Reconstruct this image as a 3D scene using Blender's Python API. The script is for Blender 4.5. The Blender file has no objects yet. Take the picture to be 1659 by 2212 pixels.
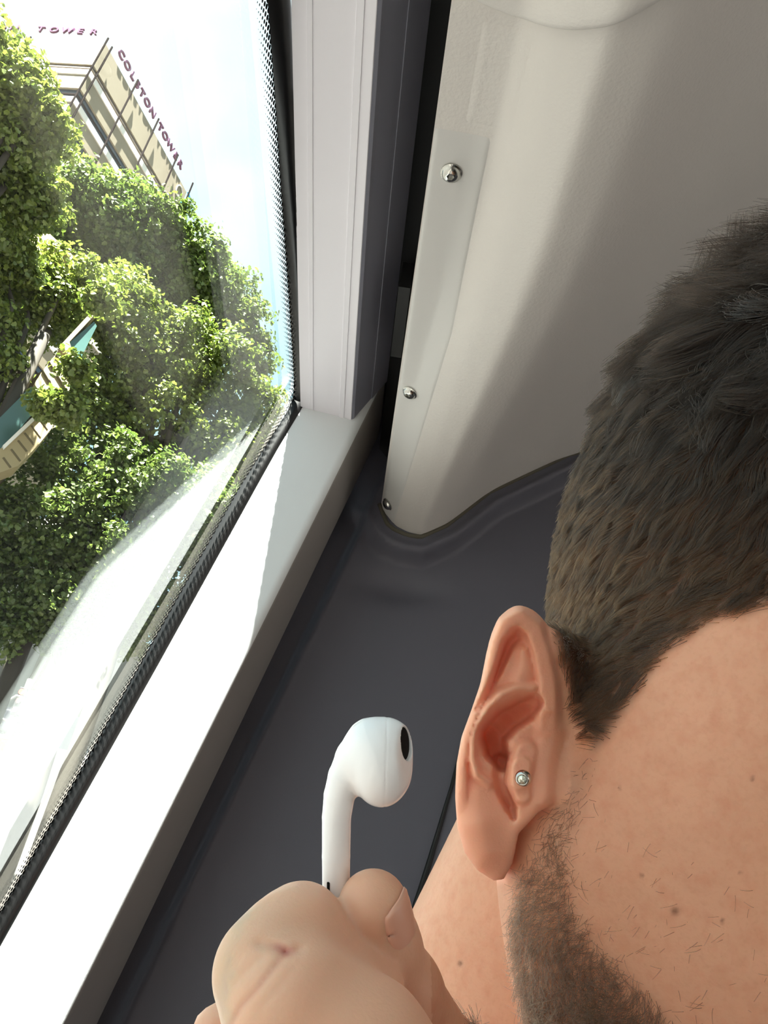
import bpy, bmesh, math, random
import numpy as np
from mathutils import Vector, Matrix

# ------------------------------------------------------------------ camera
W, H, F = 1659.0, 2212.0, 1790.0
Zc = np.array([.141, .845, -.516]); Zc /= np.linalg.norm(Zc)
Yc = np.array([-.072, -.511, -.857]); Yc -= Yc.dot(Zc) * Zc; Yc /= np.linalg.norm(Yc)
Xc = np.cross(Yc, Zc)
M = np.array([Xc, Yc, Zc])                      # world = M @ camera vector
scn = bpy.context.scene
col = scn.collection
cam_d = bpy.data.cameras.new('camera'); cam = bpy.data.objects.new('camera', cam_d); col.objects.link(cam)
cam_d.sensor_fit = 'VERTICAL'; cam_d.sensor_height = 24.0; cam_d.lens = 24.0 * F / H
cam_d.clip_start = 0.01; cam_d.clip_end = 2000
m4 = Matrix.Identity(4)
for i in range(3):
    for j in range(3):
        m4[i][j] = M[i][j]
cam.matrix_world = m4
scn.camera = cam
vs = scn.view_settings
scn.display_settings.display_device = 'sRGB'
vs.view_transform = 'Standard'; vs.look = 'None'; vs.exposure = 0.27; vs.gamma = 1.0; vs.use_curve_mapping = False

# ------------------------------------------------------------------ world and sun
world = bpy.data.worlds.new('sky'); scn.world = world; world.use_nodes = True
wn = world.node_tree; wn.nodes.clear()
def N(nt, t, **kw):
    n = nt.nodes.new(t)
    for k, v in kw.items(): setattr(n, k, v)
    return n
tc = N(wn, 'ShaderNodeTexCoord'); nz = N(wn, 'ShaderNodeTexNoise'); nz.inputs['Scale'].default_value = 2.6; nz.inputs['Detail'].default_value = 4
mp = N(wn, 'ShaderNodeMapping'); mp.inputs['Scale'].default_value = (1, 1.0, .5); mp.inputs['Location'].default_value = (.3, .2, .1)
cr = N(wn, 'ShaderNodeValToRGB')
cr.color_ramp.elements[0].position = .42; cr.color_ramp.elements[0].color = (.50, .79, .90, 1)
cr.color_ramp.elements[1].position = .62; cr.color_ramp.elements[1].color = (.90, .97, 1.0, 1)
bg = N(wn, 'ShaderNodeBackground'); bg.inputs['Strength'].default_value = 1.5
out = N(wn, 'ShaderNodeOutputWorld')
for a, b in ((tc.outputs['Generated'], mp.inputs[0]), (mp.outputs[0], nz.inputs['Vector']), (nz.outputs['Fac'], cr.inputs[0]), (cr.outputs[0], bg.inputs[0]), (bg.outputs[0], out.inputs[0])):
    wn.links.new(a, b)
SUN_DIR = Vector((.062, .45, -1.0)).normalized()
sd = bpy.data.lights.new('sun', 'SUN'); sd.energy = 84; sd.angle = math.radians(.5); sd.color = (1, .96, .9)
sun = bpy.data.objects.new('sun', sd); col.objects.link(sun)
sun.rotation_euler = (-SUN_DIR).to_track_quat('Z', 'Y').to_euler()

# ------------------------------------------------------------------ helpers
def ray(px, py):
    return M @ (np.array([px - W / 2, -(py - H / 2), -F]) / F)
def onplane(px, py, n, d):
    r = ray(px, py); return r * (d / float(np.dot(n, r)))
def at(px, py, dist):                            # point of the place seen along a pixel, dist metres away
    r = ray(px, py); return r / np.linalg.norm(r) * dist
def project(w):                                  # (n,3) world -> pixels, depth
    c = np.asarray(w) @ M
    return W / 2 + c[..., 0] * F / -c[..., 2], H / 2 - c[..., 1] * F / -c[..., 2], -c[..., 2]
def tag(o, label=None, cat=None, group=None, kind=None):
    if label: o['label'] = label
    if cat: o['category'] = cat
    if group: o['group'] = group
    if kind: o['kind'] = kind
    return o
def empty(name, loc=(0, 0, 0)):
    o = bpy.data.objects.new(name, None); o.empty_display_size = .05; col.objects.link(o); o.location = loc
    return o
def mesh(name, verts, faces, mat=None, parent=None, smooth=False, bevel=0, mats=None, fmat=None):
    me = bpy.data.meshes.new(name)
    V = np.asarray(verts, float)
    if parent is not None and parent.type == 'EMPTY':
        V = V - np.array(parent.location)
    elif parent is not None:
        q = parent; off = np.zeros(3)
        while q is not None: off += np.array(q.location); q = q.parent
        V = V - off
    me.from_pydata(V.tolist(), [], faces if isinstance(faces, list) else faces.tolist())
    me.update()
    bm = bmesh.new(); bm.from_mesh(me)
    if len(me.polygons) < 60000: bmesh.ops.recalc_face_normals(bm, faces=bm.faces)
    bm.to_mesh(me); bm.free()
    for m in (mats or ([mat] if mat else [])): me.materials.append(m)
    if fmat is not None: me.polygons.foreach_set('material_index', fmat)
    if smooth: me.polygons.foreach_set('use_smooth', [True] * len(me.polygons))
    o = bpy.data.objects.new(name, me); col.objects.link(o)
    if parent is not None: o.parent = parent
    if bevel:
        b = o.modifiers.new('bevel', 'BEVEL'); b.width = bevel; b.segments = 3; b.limit_method = 'ANGLE'; b.angle_limit = math.radians(30)
    return o
def lin(c):
    return tuple(((x / 255) / 12.92 if x / 255 <= .04045 else ((x / 255 + .055) / 1.055) ** 2.4) for x in c)
def material(name, rgb, rough=.5, metal=0, bump=0, bscale=900, vary=0, vscale=3, spec=.5, emit=None):
    m = bpy.data.materials.new(name); m.use_nodes = True; nt = m.node_tree; p = nt.nodes['Principled BSDF']
    c = lin(rgb)
    p.inputs['Roughness'].default_value = rough; p.inputs['Metallic'].default_value = metal
    p.inputs['Specular IOR Level'].default_value = spec
    co = N(nt, 'ShaderNodeTexCoord')
    n2 = N(nt, 'ShaderNodeTexNoise'); n2.inputs['Scale'].default_value = vscale; n2.inputs['Detail'].default_value = 3
    nt.links.new(co.outputs['Object'], n2.inputs['Vector'])
    mx = N(nt, 'ShaderNodeMix', data_type='RGBA')
    mx.inputs[6].default_value = (*[x * (1 - vary) for x in c], 1); mx.inputs[7].default_value = (*[min(1, x * (1 + vary)) for x in c], 1)
    nt.links.new(n2.outputs['Fac'], mx.inputs[0]); nt.links.new(mx.outputs[2], p.inputs['Base Color'])
    if bump:
        n3 = N(nt, 'ShaderNodeTexNoise'); n3.inputs['Scale'].default_value = bscale; n3.inputs['Detail'].default_value = 2
        nt.links.new(co.outputs['Object'], n3.inputs['Vector'])
        b = N(nt, 'ShaderNodeBump'); b.inputs['Strength'].default_value = bump; b.inputs['Distance'].default_value = .0006
        nt.links.new(n3.outputs['Fac'], b.inputs['Height']); nt.links.new(b.outputs[0], p.inputs['Normal'])
    if emit:
        p.inputs['Emission Color'].default_value = (*lin(emit[0]), 1); p.inputs['Emission Strength'].default_value = emit[1]
    return m
def box(x0, x1, y0, y1, z0, z1):
    v = [(x, y, z) for x in (x0, x1) for y in (y0, y1) for z in (z0, z1)]
    f = [(0, 1, 3, 2), (4, 6, 7, 5), (0, 4, 5, 1), (2, 3, 7, 6), (0, 2, 6, 4), (1, 5, 7, 3)]
    return v, f
def prism(poly, d):                              # polygon (3D points) pushed by vector d
    n = len(poly); P = [np.array(p, float) for p in poly]; d = np.array(d, float)
    v = P + [p + d for p in P]
    f = [tuple(range(n)), tuple(range(2 * n - 1, n - 1, -1))] + [(i, (i + 1) % n, n + (i + 1) % n, n + i) for i in range(n)]
    return v, f
def extrude_y(section, y0, y1):                  # closed (x,z) section along the length of the bus
    return prism([(x, y0, z) for x, z in section], (0, y1 - y0, 0))
def join(parts):
    V, Fc = [], []
    for v, f in parts:
        o = len(V); V += [tuple(p) for p in v]; Fc += [tuple(i + o for i in q) for q in f]
    return V, Fc
def tube(pts, r, sides=10, closed=False):
    P = [np.array(p, float) for p in pts]; n = len(P); R = r if hasattr(r, '__len__') else [r] * n
    V, Fc = [], []
    up = None
    for i in range(n):
        t = P[min(i + 1, n - 1)] - P[max(i - 1, 0)]; t /= np.linalg.norm(t) + 1e-12
        if up is None:
            a = np.array([0, 0, 1.]) if abs(t[2]) < .9 else np.array([1., 0, 0])
            up = np.cross(t, a)
        up = up - t * up.dot(t); up /= np.linalg.norm(up); s = np.cross(t, up)
        for k in range(sides):
            a = 2 * math.pi * k / sides; V.append(tuple(P[i] + R[i] * (math.cos(a) * up + math.sin(a) * s)))
    for i in range(n - 1):
        for k in range(sides):
            Fc.append((i * sides + k, i * sides + (k + 1) % sides, (i + 1) * sides + (k + 1) % sides, (i + 1) * sides + k))
    Fc += [tuple(range(sides)), tuple(range((n - 1) * sides, n * sides))]
    return V, Fc
def smstep(a, b, x):
    t = np.clip((x - a) / (b - a), 0, 1); return t * t * (3 - 2 * t)
def seg_dist(P, pts):                            # P (n,2); distance to an open polyline
    d = np.full(len(P), 1e9)
    for a, b in zip(pts[:-1], pts[1:]):
        a = np.array(a, float); b = np.array(b, float); ab = b - a
        t = np.clip(((P - a) @ ab) / (ab @ ab), 0, 1)
        d = np.minimum(d, np.linalg.norm(P - a - t[:, None] * ab, axis=1))
    return d
def inpoly(x, y, poly):
    ins = np.zeros(len(x), bool); n = len(poly); j = n - 1
    for i in range(n):
        xi, yi = poly[i]; xj, yj = poly[j]
        c = ((yi > y) != (yj > y)) & (x < (xj - xi) * (y - yi) / (yj - yi + 1e-12) + xi)
        ins ^= c; j = i
    return ins
NY = np.array([0, 1, 0]); NZ = np.array([0, 0, 1])

# ------------------------------------------------------------------ materials of the bus
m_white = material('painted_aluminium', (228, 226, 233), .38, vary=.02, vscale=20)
m_side = material('painted_aluminium_shaded', (128, 129, 142), .45)  # darker copy of the rail paint; the side's shade is in the colour
m_jamb = material('grey_moulding', (214, 218, 220), .5, bump=.08, bscale=1500)
m_ceil = material('textured_plastic', (212, 208, 203), .5, bump=.35, bscale=520)
m_wall = material('dark_grey_plastic', (88, 88, 98), .55, bump=.12, bscale=1500, vary=.05, vscale=12)
m_black = material('black_ceramic_ink', (6, 6, 7), .35)
m_rubber = material('black_rubber', (12, 12, 12), .6)
m_olive = material('olive_gasket', (84, 80, 68), .7)
m_steel = material('steel', (190, 190, 185), .18, 1)
m_shell = material('bus_lining', (168, 160, 154), .8)
m_floor = material('bus_floor', (90, 86, 84), .8)
def glass_material():
    m = bpy.data.materials.new('window_glass'); m.use_nodes = True; nt = m.node_tree; nt.nodes.clear()
    g = N(nt, 'ShaderNodeNewGeometry'); dt = N(nt, 'ShaderNodeVectorMath', operation='DOT_PRODUCT')
    nt.links.new(g.outputs['Incoming'], dt.inputs[0]); nt.links.new(g.outputs['Normal'], dt.inputs[1])
    ab = N(nt, 'ShaderNodeMath', operation='ABSOLUTE'); nt.links.new(dt.outputs['Value'], ab.inputs[0])
    om = N(nt, 'ShaderNodeMath', operation='SUBTRACT'); om.inputs[0].default_value = 1; nt.links.new(ab.outputs[0], om.inputs[1])
    pw = N(nt, 'ShaderNodeMath', operation='POWER'); pw.inputs[1].default_value = 5; nt.links.new(om.outputs[0], pw.inputs[0])
    ma = N(nt, 'ShaderNodeMath', operation='MULTIPLY_ADD'); ma.inputs[1].default_value = .90; ma.inputs[2].default_value = .10; nt.links.new(pw.outputs[0], ma.inputs[0])
    tr = N(nt, 'ShaderNodeBsdfTransparent'); tr.inputs[0].default_value = (.97, 1, .985, 1)
    gl = N(nt, 'ShaderNodeBsdfGlossy'); gl.inputs['Roughness'].default_value = 0.0
    mx = N(nt, 'ShaderNodeMixShader'); o = N(nt, 'ShaderNodeOutputMaterial')
    nt.links.new(ma.outputs[0], mx.inputs[0]); nt.links.new(tr.outputs[0], mx.inputs[1]); nt.links.new(gl.outputs[0], mx.inputs[2]); nt.links.new(mx.outputs[0], o.inputs[0])
    return m
m_glass = glass_material()

# ------------------------------------------------------------------ the window
YJ = .546                                        # face of the rear window post
LEAN = .226                                      # the glass leans out towards the bottom
GN = np.array([1, 0, -LEAN]); GC = onplane(632, 862, np.array([0, 1, 0]), YJ); GD = float(GN @ GC)
GU = GN / np.linalg.norm(GN)
def g2(px, py):                                  # pixel -> (y, z) on the glass
    p = onplane(px, py, GN, GD); return (p[1], p[2])
def g3(y, z, off=0.0):
    return np.array([(GD + LEAN * z), y, z]) + GU * off
win = empty('window_1', (-.14, .1, .1)); win['kind'] = 'structure'
y0, y1, z0, z1 = -1.6, YJ + .02, -.42, .46
mesh('glass_pane', *prism([g3(y0, z0, -.0012), g3(y1, z0, -.0012), g3(y1, z1, -.0012), g3(y0, z1, -.0012)], -GU * .004), m_glass, win)
inner_px = [(540, -700), (569, -80), (577, 0), (592, 200), (605, 400), (620, 600), (631, 760), (635, 830), (632, 862), (620, 890), (560, 984), (517, 1052), (305, 1430), (127, 1748), (0, 1972), (-60, 2078), (-200, 2320)]
outer_px = [(596, -700), (617, -80), (625, 0), (633, 200), (640, 400), (650, 600), (657, 800), (660, 868), (645, 893), (600, 968), (553, 1052), (344, 1430), (163, 1752), (2, 2040), (-60, 2150), (-200, 2400)]
inn = [g2(*p) for p in inner_px]; outr = [g2(*p) for p in outer_px]
def resample(P, n):
    P = np.array(P); d = np.r_[0, np.cumsum(np.linalg.norm(np.diff(P, axis=0), axis=1))]
    s = np.linspace(0, d[-1], n); return np.stack([np.interp(s, d, P[:, k]) for k in range(P.shape[1])], 1)
def seal(A, B, n, back):                          # rubber seal lofted between the glass edge A and the trim edge B
    A = resample(A, n); B = resample(B, n); Cc = B + np.array(back)
    V = list(map(tuple, A)) + list(map(tuple, (A * .5 + B * .5) - np.array(back) * .35)) + list(map(tuple, B)) + list(map(tuple, Cc))
    Fc = [(k * n + i, k * n + i + 1, (k + 1) * n + i + 1, (k + 1) * n + i) for k in range(3) for i in range(n - 1)]
    return V, Fc
SA = [g3(*g2(*p), .0002) for p in inner_px[:9]]
SB = [onplane(*p, NZ, .4163) for p in outer_px[:8]]
PA = [onplane(*p, NY, YJ - .0004) for p in inner_px[8:]]
PB = [onplane(*p, NY, YJ - .0004) for p in outer_px[7:]]
mesh('rubber_seal', *join([seal(SA, SB, 40, (0, 0, .004)), seal(PA, PB, 40, (0, .004, 0))]), m_black, win, smooth=True)
# dots of the ceramic border fade into the glass
line = resample(inn, 2000)
dl = np.r_[0, np.cumsum(np.linalg.norm(np.diff(line * np.array([1, 1.03]), axis=0), axis=1))]
parts = []
PITCH = .0052
for k, s in enumerate(np.arange(0, dl[-1], PITCH / 2)):
    i = min(int(np.searchsorted(dl, s)), len(line) - 2)
    p = line[i]; j0, j1 = max(0, i - 8), min(len(line) - 1, i + 8); t = line[j1] - line[j0]; t /= np.linalg.norm(t)
    nrm = np.array([t[1], -t[0]])
    if nrm @ (np.array([.1, .1]) - p) < 0: nrm = -nrm
    for c in range(k % 2, 8, 2):
        rr = [.0015, .0014, .0013, .0011, .0009, .0007, .0005, .0003][c]
        q = p + nrm * (.0003 + c * .0017)
        a = [g3(q[0] + rr * math.cos(x), q[1] + rr * math.sin(x), .0005) for x in np.linspace(0, 2 * math.pi, 11)[:-1]]
        parts.append((a, [tuple(range(10))]))
mesh('dot_border', *join(parts), m_black, win)

# header rail above the window
hd = tag(empty('trim_1', (-.05, 0, .43)), kind='structure')
sec = [(-.0893, .4162), (-.0815, .4153), (-.0813, .4147), (-.0785, .4144), (-.0783, .4149), (-.0565, .4126), (-.0563, .4119), (-.0525, .4115), (-.0523, .4121), (-.0466, .4112), (-.0462, .4115), (-.0462, .5), (-.0893, .5)]
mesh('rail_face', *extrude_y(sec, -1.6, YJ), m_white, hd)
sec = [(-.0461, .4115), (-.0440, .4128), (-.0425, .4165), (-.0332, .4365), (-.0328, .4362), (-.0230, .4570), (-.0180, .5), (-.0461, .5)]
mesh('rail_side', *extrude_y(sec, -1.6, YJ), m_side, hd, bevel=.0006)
sec = [(-.0229, .4575), (-.006, .4400), (-.004, .5), (-.0178, .5)]
mesh('shadow_gap_strip', *extrude_y(sec, -1.6, .645), m_rubber, hd)  # black strip stands in for the shade inside the gap
mesh('gap_clip', *box(-.0205, -.0125, .40, .47, .418, .442), m_rubber, hd)

# post at the end of the window
def xa(z): return -.1281 + .2232 * z
zs = [-.30, -.20, -.10, 0, .1, .2, .25, .30, .36, .40, .44, .463]
front = [(-.093 + .243 * (z - .4194) - .004, z) for z in zs]
post_f = [(x, YJ, z) for x, z in front] + [(xa(z) + (.0015 if z > .42 else 0), YJ, z) for z in reversed(zs)]
n = len(zs)
V = []; Fc = []
prof = [(0.0, .004), (0.0015, .0012), (.004, 0)]
rows = []
for k, z in enumerate(zs):
    xl = GD + LEAN * z + .0003
    x1 = xa(z)
    r = [(xl, YJ, z)] + [(x1 - .007 + .007 * math.sin(a), YJ + .007 * (1 - math.cos(a)), z) for a in np.linspace(0, math.pi / 2, 7)]
    r += [(x1 + .0004, .60, z), (x1 - .0005, .632, z), (x1 - .004, .640, z), (xl, .640, z)]
    rows.append(r)
c = len(rows[0])
for r in rows: V += r
for k in range(len(rows) - 1):
    for i in range(c - 1):
        Fc.append((k * c + i, k * c + i + 1, (k + 1) * c + i + 1, (k + 1) * c + i))
Fc.append(tuple(range(c))); Fc.append(tuple(range((len(rows) - 1) * c, len(rows) * c)))
m_jside = material('grey_moulding_shaded', (146, 142, 138), .55, bump=.08, bscale=1500)  # same moulding, darkened: shade on the side face put into its colour
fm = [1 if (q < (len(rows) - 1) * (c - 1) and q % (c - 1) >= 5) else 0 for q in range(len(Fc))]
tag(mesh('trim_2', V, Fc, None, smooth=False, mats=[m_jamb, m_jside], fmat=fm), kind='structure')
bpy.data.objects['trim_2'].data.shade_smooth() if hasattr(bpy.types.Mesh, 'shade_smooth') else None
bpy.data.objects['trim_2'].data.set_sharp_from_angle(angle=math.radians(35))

# ------------------------------------------------------------------ ceiling cove
far_x = [-.012, -.0105, .0036, .0150, .0272, .0487, .0836, .1562, .35, .80]
far_z = [.3915, .3840, .3690, .3650, .3643, .3803, .4221, .4785, .565, .62]
near_x = [-.0105, .010, .022, .038, .060, .085, .130, .210, .38, .80]
near_z = [.3915, .3910, .3895, .3800, .3700, .3780, .4180, .4760, .565, .62]
uu = np.linspace(0, 1, 10); NU = 140
uf = np.linspace(0, 1, NU)
def smooth_curve(v):
    x = np.interp(uf, uu, v); k = np.exp(-np.linspace(-2, 2, 15) ** 2); k /= k.sum()
    e = np.r_[2 * x[0] - x[7:0:-1], x, 2 * x[-1] - x[-2:-9:-1]]
    return np.convolve(e, k, 'valid')
FX, FZ, NX_, NZ_ = map(smooth_curve, (far_x, far_z, near_x, near_z))
def cove(yy):
    t = float(np.clip((yy - .30) / .35, 0, 1))
    t = t * t * (3 - 2 * t) * .5 + t * .5
    return NX_ * (1 - t) + FX * t, NZ_ * (1 - t) + FZ * t
def cove_z(x, y):
    X, Z = cove(y); return float(np.interp(x, X, Z))
ys = np.r_[np.linspace(-1.8, .1, 8), np.linspace(.12, .648, 100)]
V = []; Fc = []
for y in ys:
    X, Z = cove(y)
    Z = Z.copy()
    # raised pad above the screw flange
    for i in range(len(X)):
        pass
    V.append((X[0] + .001, y, Z[0] + .03)); V += [(a, y, b) for a, b in zip(X, Z)]
c = NU + 1
for k in range(len(ys) - 1):
    for i in range(c - 1): Fc.append((k * c + i, k * c + i + 1, (k + 1) * c + i + 1, (k + 1) * c + i))
ceil = tag(mesh('ceiling', V, Fc, m_ceil, smooth=True), kind='structure')
ceil.data.set_sharp_from_angle(angle=math.radians(50))
# thin flange plate that carries the screws, and the pad beside it
def sheet(name, x0, x1, ya, yb, off, mat, parent, nx=10, ny=40, rnd=.004):
    V = []; Fc = []
    Ys = np.linspace(ya, yb, ny)
    for y in Ys:
        a, b = x0(y), x1(y)
        for x in np.linspace(a, b, nx):
            e = min(x - a, b - x, y - ya, yb - y); h = off * float(smstep(-.0005, rnd, e))
            V.append((x, y, cove_z(x, y) - h + .0002))
    for k in range(ny - 1):
        for i in range(nx - 1): Fc.append((k * nx + i, k * nx + i + 1, (k + 1) * nx + i + 1, (k + 1) * nx + i))
    return mesh(name, V, Fc, mat, parent, smooth=True)
m_plate = material('smooth_plastic', (206, 205, 202), .45, bump=.05, bscale=1500)
sheet('screw_flange', lambda y: -.0102 if y < .55 else -.0102 - (y - .55) * .01, lambda y: .0195 - max(0, y - .40) * .075, .262, .645, .0006, m_plate, ceil, nx=26, ny=120, rnd=.0018)
sheet('raised_pad', lambda y: .0035, lambda y: .03, .205, .258, .0006, m_ceil, ceil, nx=26, ny=40, rnd=.005)
for (sx, sy) in ((.0019, .2869), (-.0018, .471), (-.0058, .617)):
    z = cove_z(sx, sy) - .0006
    dzx = (cove_z(sx + .002, sy) - cove_z(sx - .002, sy)) / .004
    nrm = np.array([dzx, 0, -1.]); nrm /= np.linalg.norm(nrm); tx = np.cross(nrm, NY); ty = NY
    V = []; Fc = []; prof = [(.0058, 0), (.0058, .0008), (.0050, .0013), (.0049, .0014), (.0046, .0024), (.0034, .0034), (.0021, .0037), (.0021, .0018), (0.0001, .0018)]; ns = 24
    for r, h in prof:
        for k in range(ns):
            a = 2 * math.pi * k / ns; rr = r if r > .0022 else r * (1 / math.cos((a % (math.pi / 3)) - math.pi / 6)) * .87
            V.append(tuple(np.array([sx, sy, z]) + tx * rr * math.cos(a) + ty * rr * math.sin(a) + nrm * h))
    for i in range(len(prof) - 1):
        for k in range(ns): Fc.append((i * ns + k, i * ns + (k + 1) % ns, (i + 1) * ns + (k + 1) % ns, (i + 1) * ns + k))
    s = mesh('screw', V, Fc, m_steel, ceil, smooth=True); s.data.set_sharp_from_angle(angle=math.radians(40))
# moulded housing that overlaps the ceiling near the top of the picture
lob = []
for q in ((960, -60), (1020, 0), (1060, 18), (1110, 38), (1170, 58), (1245, 68), (1310, 60), (1370, 35), (1430, 0), (1560, -90), (1750, -230), (2100, -500)):
    z = .37
    for _ in range(12):
        w_ = onplane(*q, NZ, z); z = .5 * z + .5 * (cove_z(w_[0], w_[1]) - .007)
    lob.append((w_[0], w_[1]))
lob = resample(lob, 90)
k = np.exp(-np.linspace(-2, 2, 9) ** 2); k /= k.sum()
lob = np.c_[np.convolve(np.r_[[lob[0, 0]] * 4, lob[:, 0], [lob[-1, 0]] * 4], k, 'valid'), np.convolve(np.r_[[lob[0, 1]] * 4, lob[:, 1], [lob[-1, 1]] * 4], k, 'valid')]
V = []; Fc = []; steps = [(.002, -.006), (.0008, .001), (0, .005), (.0004, .0072), (.0016, .0090), (.0035, .0100), (.007, .0106), (.014, .011), (.03, .011), (.08, .011), (.3, .011)]
tang = np.gradient(lob, axis=0); tang /= np.linalg.norm(tang, axis=1)[:, None]
for (ins, h) in steps:
    for p, t in zip(lob, tang):
        q = np.array(p) + np.array([t[1], -t[0]]) * min(ins, .03)
        if ins > .03: q = q + np.array([0, -1]) * (ins - .03)
        V.append((q[0], q[1], cove_z(q[0], q[1]) - h))
n = len(lob)
for i in range(len(steps) - 1):
    for k in range(n - 1): Fc.append((i * n + k, i * n + k + 1, (i + 1) * n + k + 1, (i + 1) * n + k))
tag(mesh('ceiling_housing', V, Fc, m_ceil, smooth=True), 'pale grey moulded housing with a rounded edge overlapping the textured ceiling', 'ceiling housing')

# ------------------------------------------------------------------ bulkhead
E1 = [(-.030, .405), (-.0135, .3889), (-.004, .3700), (.0036, .3650), (.0150, .3618), (.0272, .3618), (.0487, .3778), (.0836, .4196), (.1562, .4765), (.25, .52), (.35, .558), (.8, .62)]
gx = np.r_[np.linspace(-.20, .20, 170), np.linspace(.206, .95, 60)]; gz = np.r_[np.linspace(-.9, .05, 70), np.linspace(.055, .50, 190), np.linspace(.51, .66, 12)]
GX, GZ = np.meshgrid(gx, gz); P = np.c_[GX.ravel(), GZ.ravel()]
d = seg_dist(P, E1)
ex = np.array(E1); above = P[:, 1] > np.interp(P[:, 0], ex[:, 0], ex[:, 1])
d[above] = 0
lip = (1 - smstep(.0115, .0225, d)) * .016 + .0034 * np.exp(-((d - .0115) / .0035) ** 2)
lip *= smstep(-.045, -.015, P[:, 0])
hollow = -.006 * np.exp(-((P[:, 0] - .015) / .035) ** 2 - ((P[:, 1] - .318) / .014) ** 2)
ridx = -.1148 + .246 * P[:, 1]
ridge = .0011 * np.exp(-((P[:, 0] - ridx) / .0016) ** 2)
back = .012 * (1 - smstep(-.0105, .0, P[:, 0] - ridx))
Yw = .65 - lip - hollow - ridge + back
V = np.c_[np.maximum(P[:, 0], GD + LEAN * P[:, 1] + .004), Yw, P[:, 1]]
nx_ = len(gx); Fc = []
for k in range(len(gz) - 1):
    for i in range(nx_ - 1): Fc.append((k * nx_ + i, k * nx_ + i + 1, (k + 1) * nx_ + i + 1, (k + 1) * nx_ + i))
wf = tag(mesh('wall_front', V, Fc, m_wall, smooth=True), kind='structure')
e = resample(E1[1:-1], 120)
mesh('edge_gasket', *tube([(p[0], .6345, p[1] + .0005) for p in e], .0022, 8), m_olive, wf, smooth=True)
s = [onplane(*p, NY, .6485) for p in ((1010, 1560), (975, 1700), (925, 1870), (880, 2010), (800, 2290))]
mesh('black_seam', *tube(s, [.0009, .0013, .0021, .0021, .0021], 8), m_rubber, wf, smooth=True)

# ------------------------------------------------------------------ the rest of the bus round the camera
tag(mesh('floor', *box(-.35, 2.1, -2.6, .9, -1.35, -1.30), m_floor), kind='structure')
roof = join([box(-.02, 2.1, -2.6, 1.6, .70, .74)])
tag(mesh('ceiling_roof', *roof, m_shell), kind='structure')
tag(mesh('wall_back', *box(-.3, 2.1, -2.6, -2.55, -1.3, .7), m_shell), kind='structure')
wl = join([prism([g3(-2.6, .455, .002), g3(1.5, .455, .002), (-.014, 1.5, .72), (-.014, -2.6, .72)], (.012, 0, 0)), prism([g3(-2.6, -1.3, 0), g3(.9, -1.3, 0), g3(.9, -.41, 0), g3(-2.6, -.41, 0)], (.03, 0, 0)), prism([g3(.57, -.42, .004), g3(.655, -.42, .004), g3(.655, .5, .004), g3(.57, .5, .004)], (.010, 0, 0)), prism([g3(-2.6, -.42, 0), g3(-1.55, -.42, 0), g3(-1.55, .5, 0), g3(-2.6, .5, 0)], (.02, 0, 0))])
tag(mesh('wall_left', *wl, m_shell), kind='structure')
wr = join([box(1.95, 2.0, -2.6, 1.5, -1.3, -.35), box(1.95, 2.0, -2.6, 1.5, .36, .72), box(1.95, 2.0, -1.1, -1.0, -.35, .45), box(1.95, 2.0, .6, .9, -.35, .45)])
tag(mesh('wall_right', *wr, m_shell), kind='structure')
tag(mesh('ceiling_lining', *box(.78, 2.0, -2.6, .9, .60, .63), m_shell), kind='structure')

# ------------------------------------------------------------------ outside: ground and hill
GZ0 = -2.3
m_pave = material('pale_paving', (50, 48, 46), .9, vary=.06, vscale=.4)
PLAT = at(42, 1548, 24.0)[2] - .68                # the street climbs a hill and levels off
def ground_z(x, y):
    d = math.hypot(x, y); return GZ0 + (PLAT - GZ0) * float(np.clip((d - 9) / 13.5, 0, 1))
gxs = np.r_[np.linspace(-300, -40, 12), np.linspace(-36, 36, 60), np.linspace(40, 300, 12)]
V = [(x, y, ground_z(x, y)) for y in gxs for x in gxs]; n = len(gxs)
Fc = [(k * n + i, k * n + i + 1, (k + 1) * n + i + 1, (k + 1) * n + i) for k in range(n - 1) for i in range(n - 1)]
tag(mesh('ground', V, Fc, m_pave, smooth=True), kind='structure')

# ------------------------------------------------------------------ the tower with the sign on its roof
m_conc = material('beige_concrete', (126, 116, 96), .85, vary=.05, vscale=.5)
m_sill = material('white_concrete', (205, 200, 190), .8)
m_win = material('dark_window_glass', (44, 54, 66), .25, vary=.3, vscale=.8)
m_soff = material('brown_recess', (74, 64, 54), .8)
m_rod = material('dark_rod', (34, 30, 30), 1.0, spec=0)
m_sign = material('purple_sign', (74, 48, 70), .9, spec=.1)
m_cyan = material('cyan_sky_reflection', (70, 170, 205), .4)  # sky reflected at the glass corner, put into the colour
P0 = ray(228, 94) * 47.0; TZ = P0[2]
P1 = ray(403, 415); P1 = P1 * (TZ / P1[2]); P2 = ray(40, 84); P2 = P2 * (TZ / P2[2])
def z_at(py, base):
    a, b = GZ0, TZ
    for _ in range(40):
        m = (a + b) / 2
        if project([(base[0], base[1], m)])[1][0] > py: a = m
        else: b = m
    return a
hA = P1 - P0; LA = np.linalg.norm(hA); hA /= LA
hB = P2 - P0; hB /= np.linalg.norm(hB); LB = 12.0
nA = np.array([hA[1], -hA[0], 0]);  nA = nA if nA @ (-P0) > 0 else -nA
nB = np.array([hB[1], -hB[0], 0]);  nB = nB if nB @ (-P0) > 0 else -nB
B0 = P0
def ring(zb, zt, dep):                            # a storey band round the two visible faces and the back, set in by dep
    c = B0 - nA * dep - nB * dep
    a = B0 + hA * LA - nA * dep; b = B0 + hB * LB - nB * dep
    k = a + hB * LB
    q = [(c[0], c[1]), (a[0], a[1]), (k[0], k[1]), (b[0], b[1])]
    return prism([(x, y, zb) for x, y in q], (0, 0, zt - zb))
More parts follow.
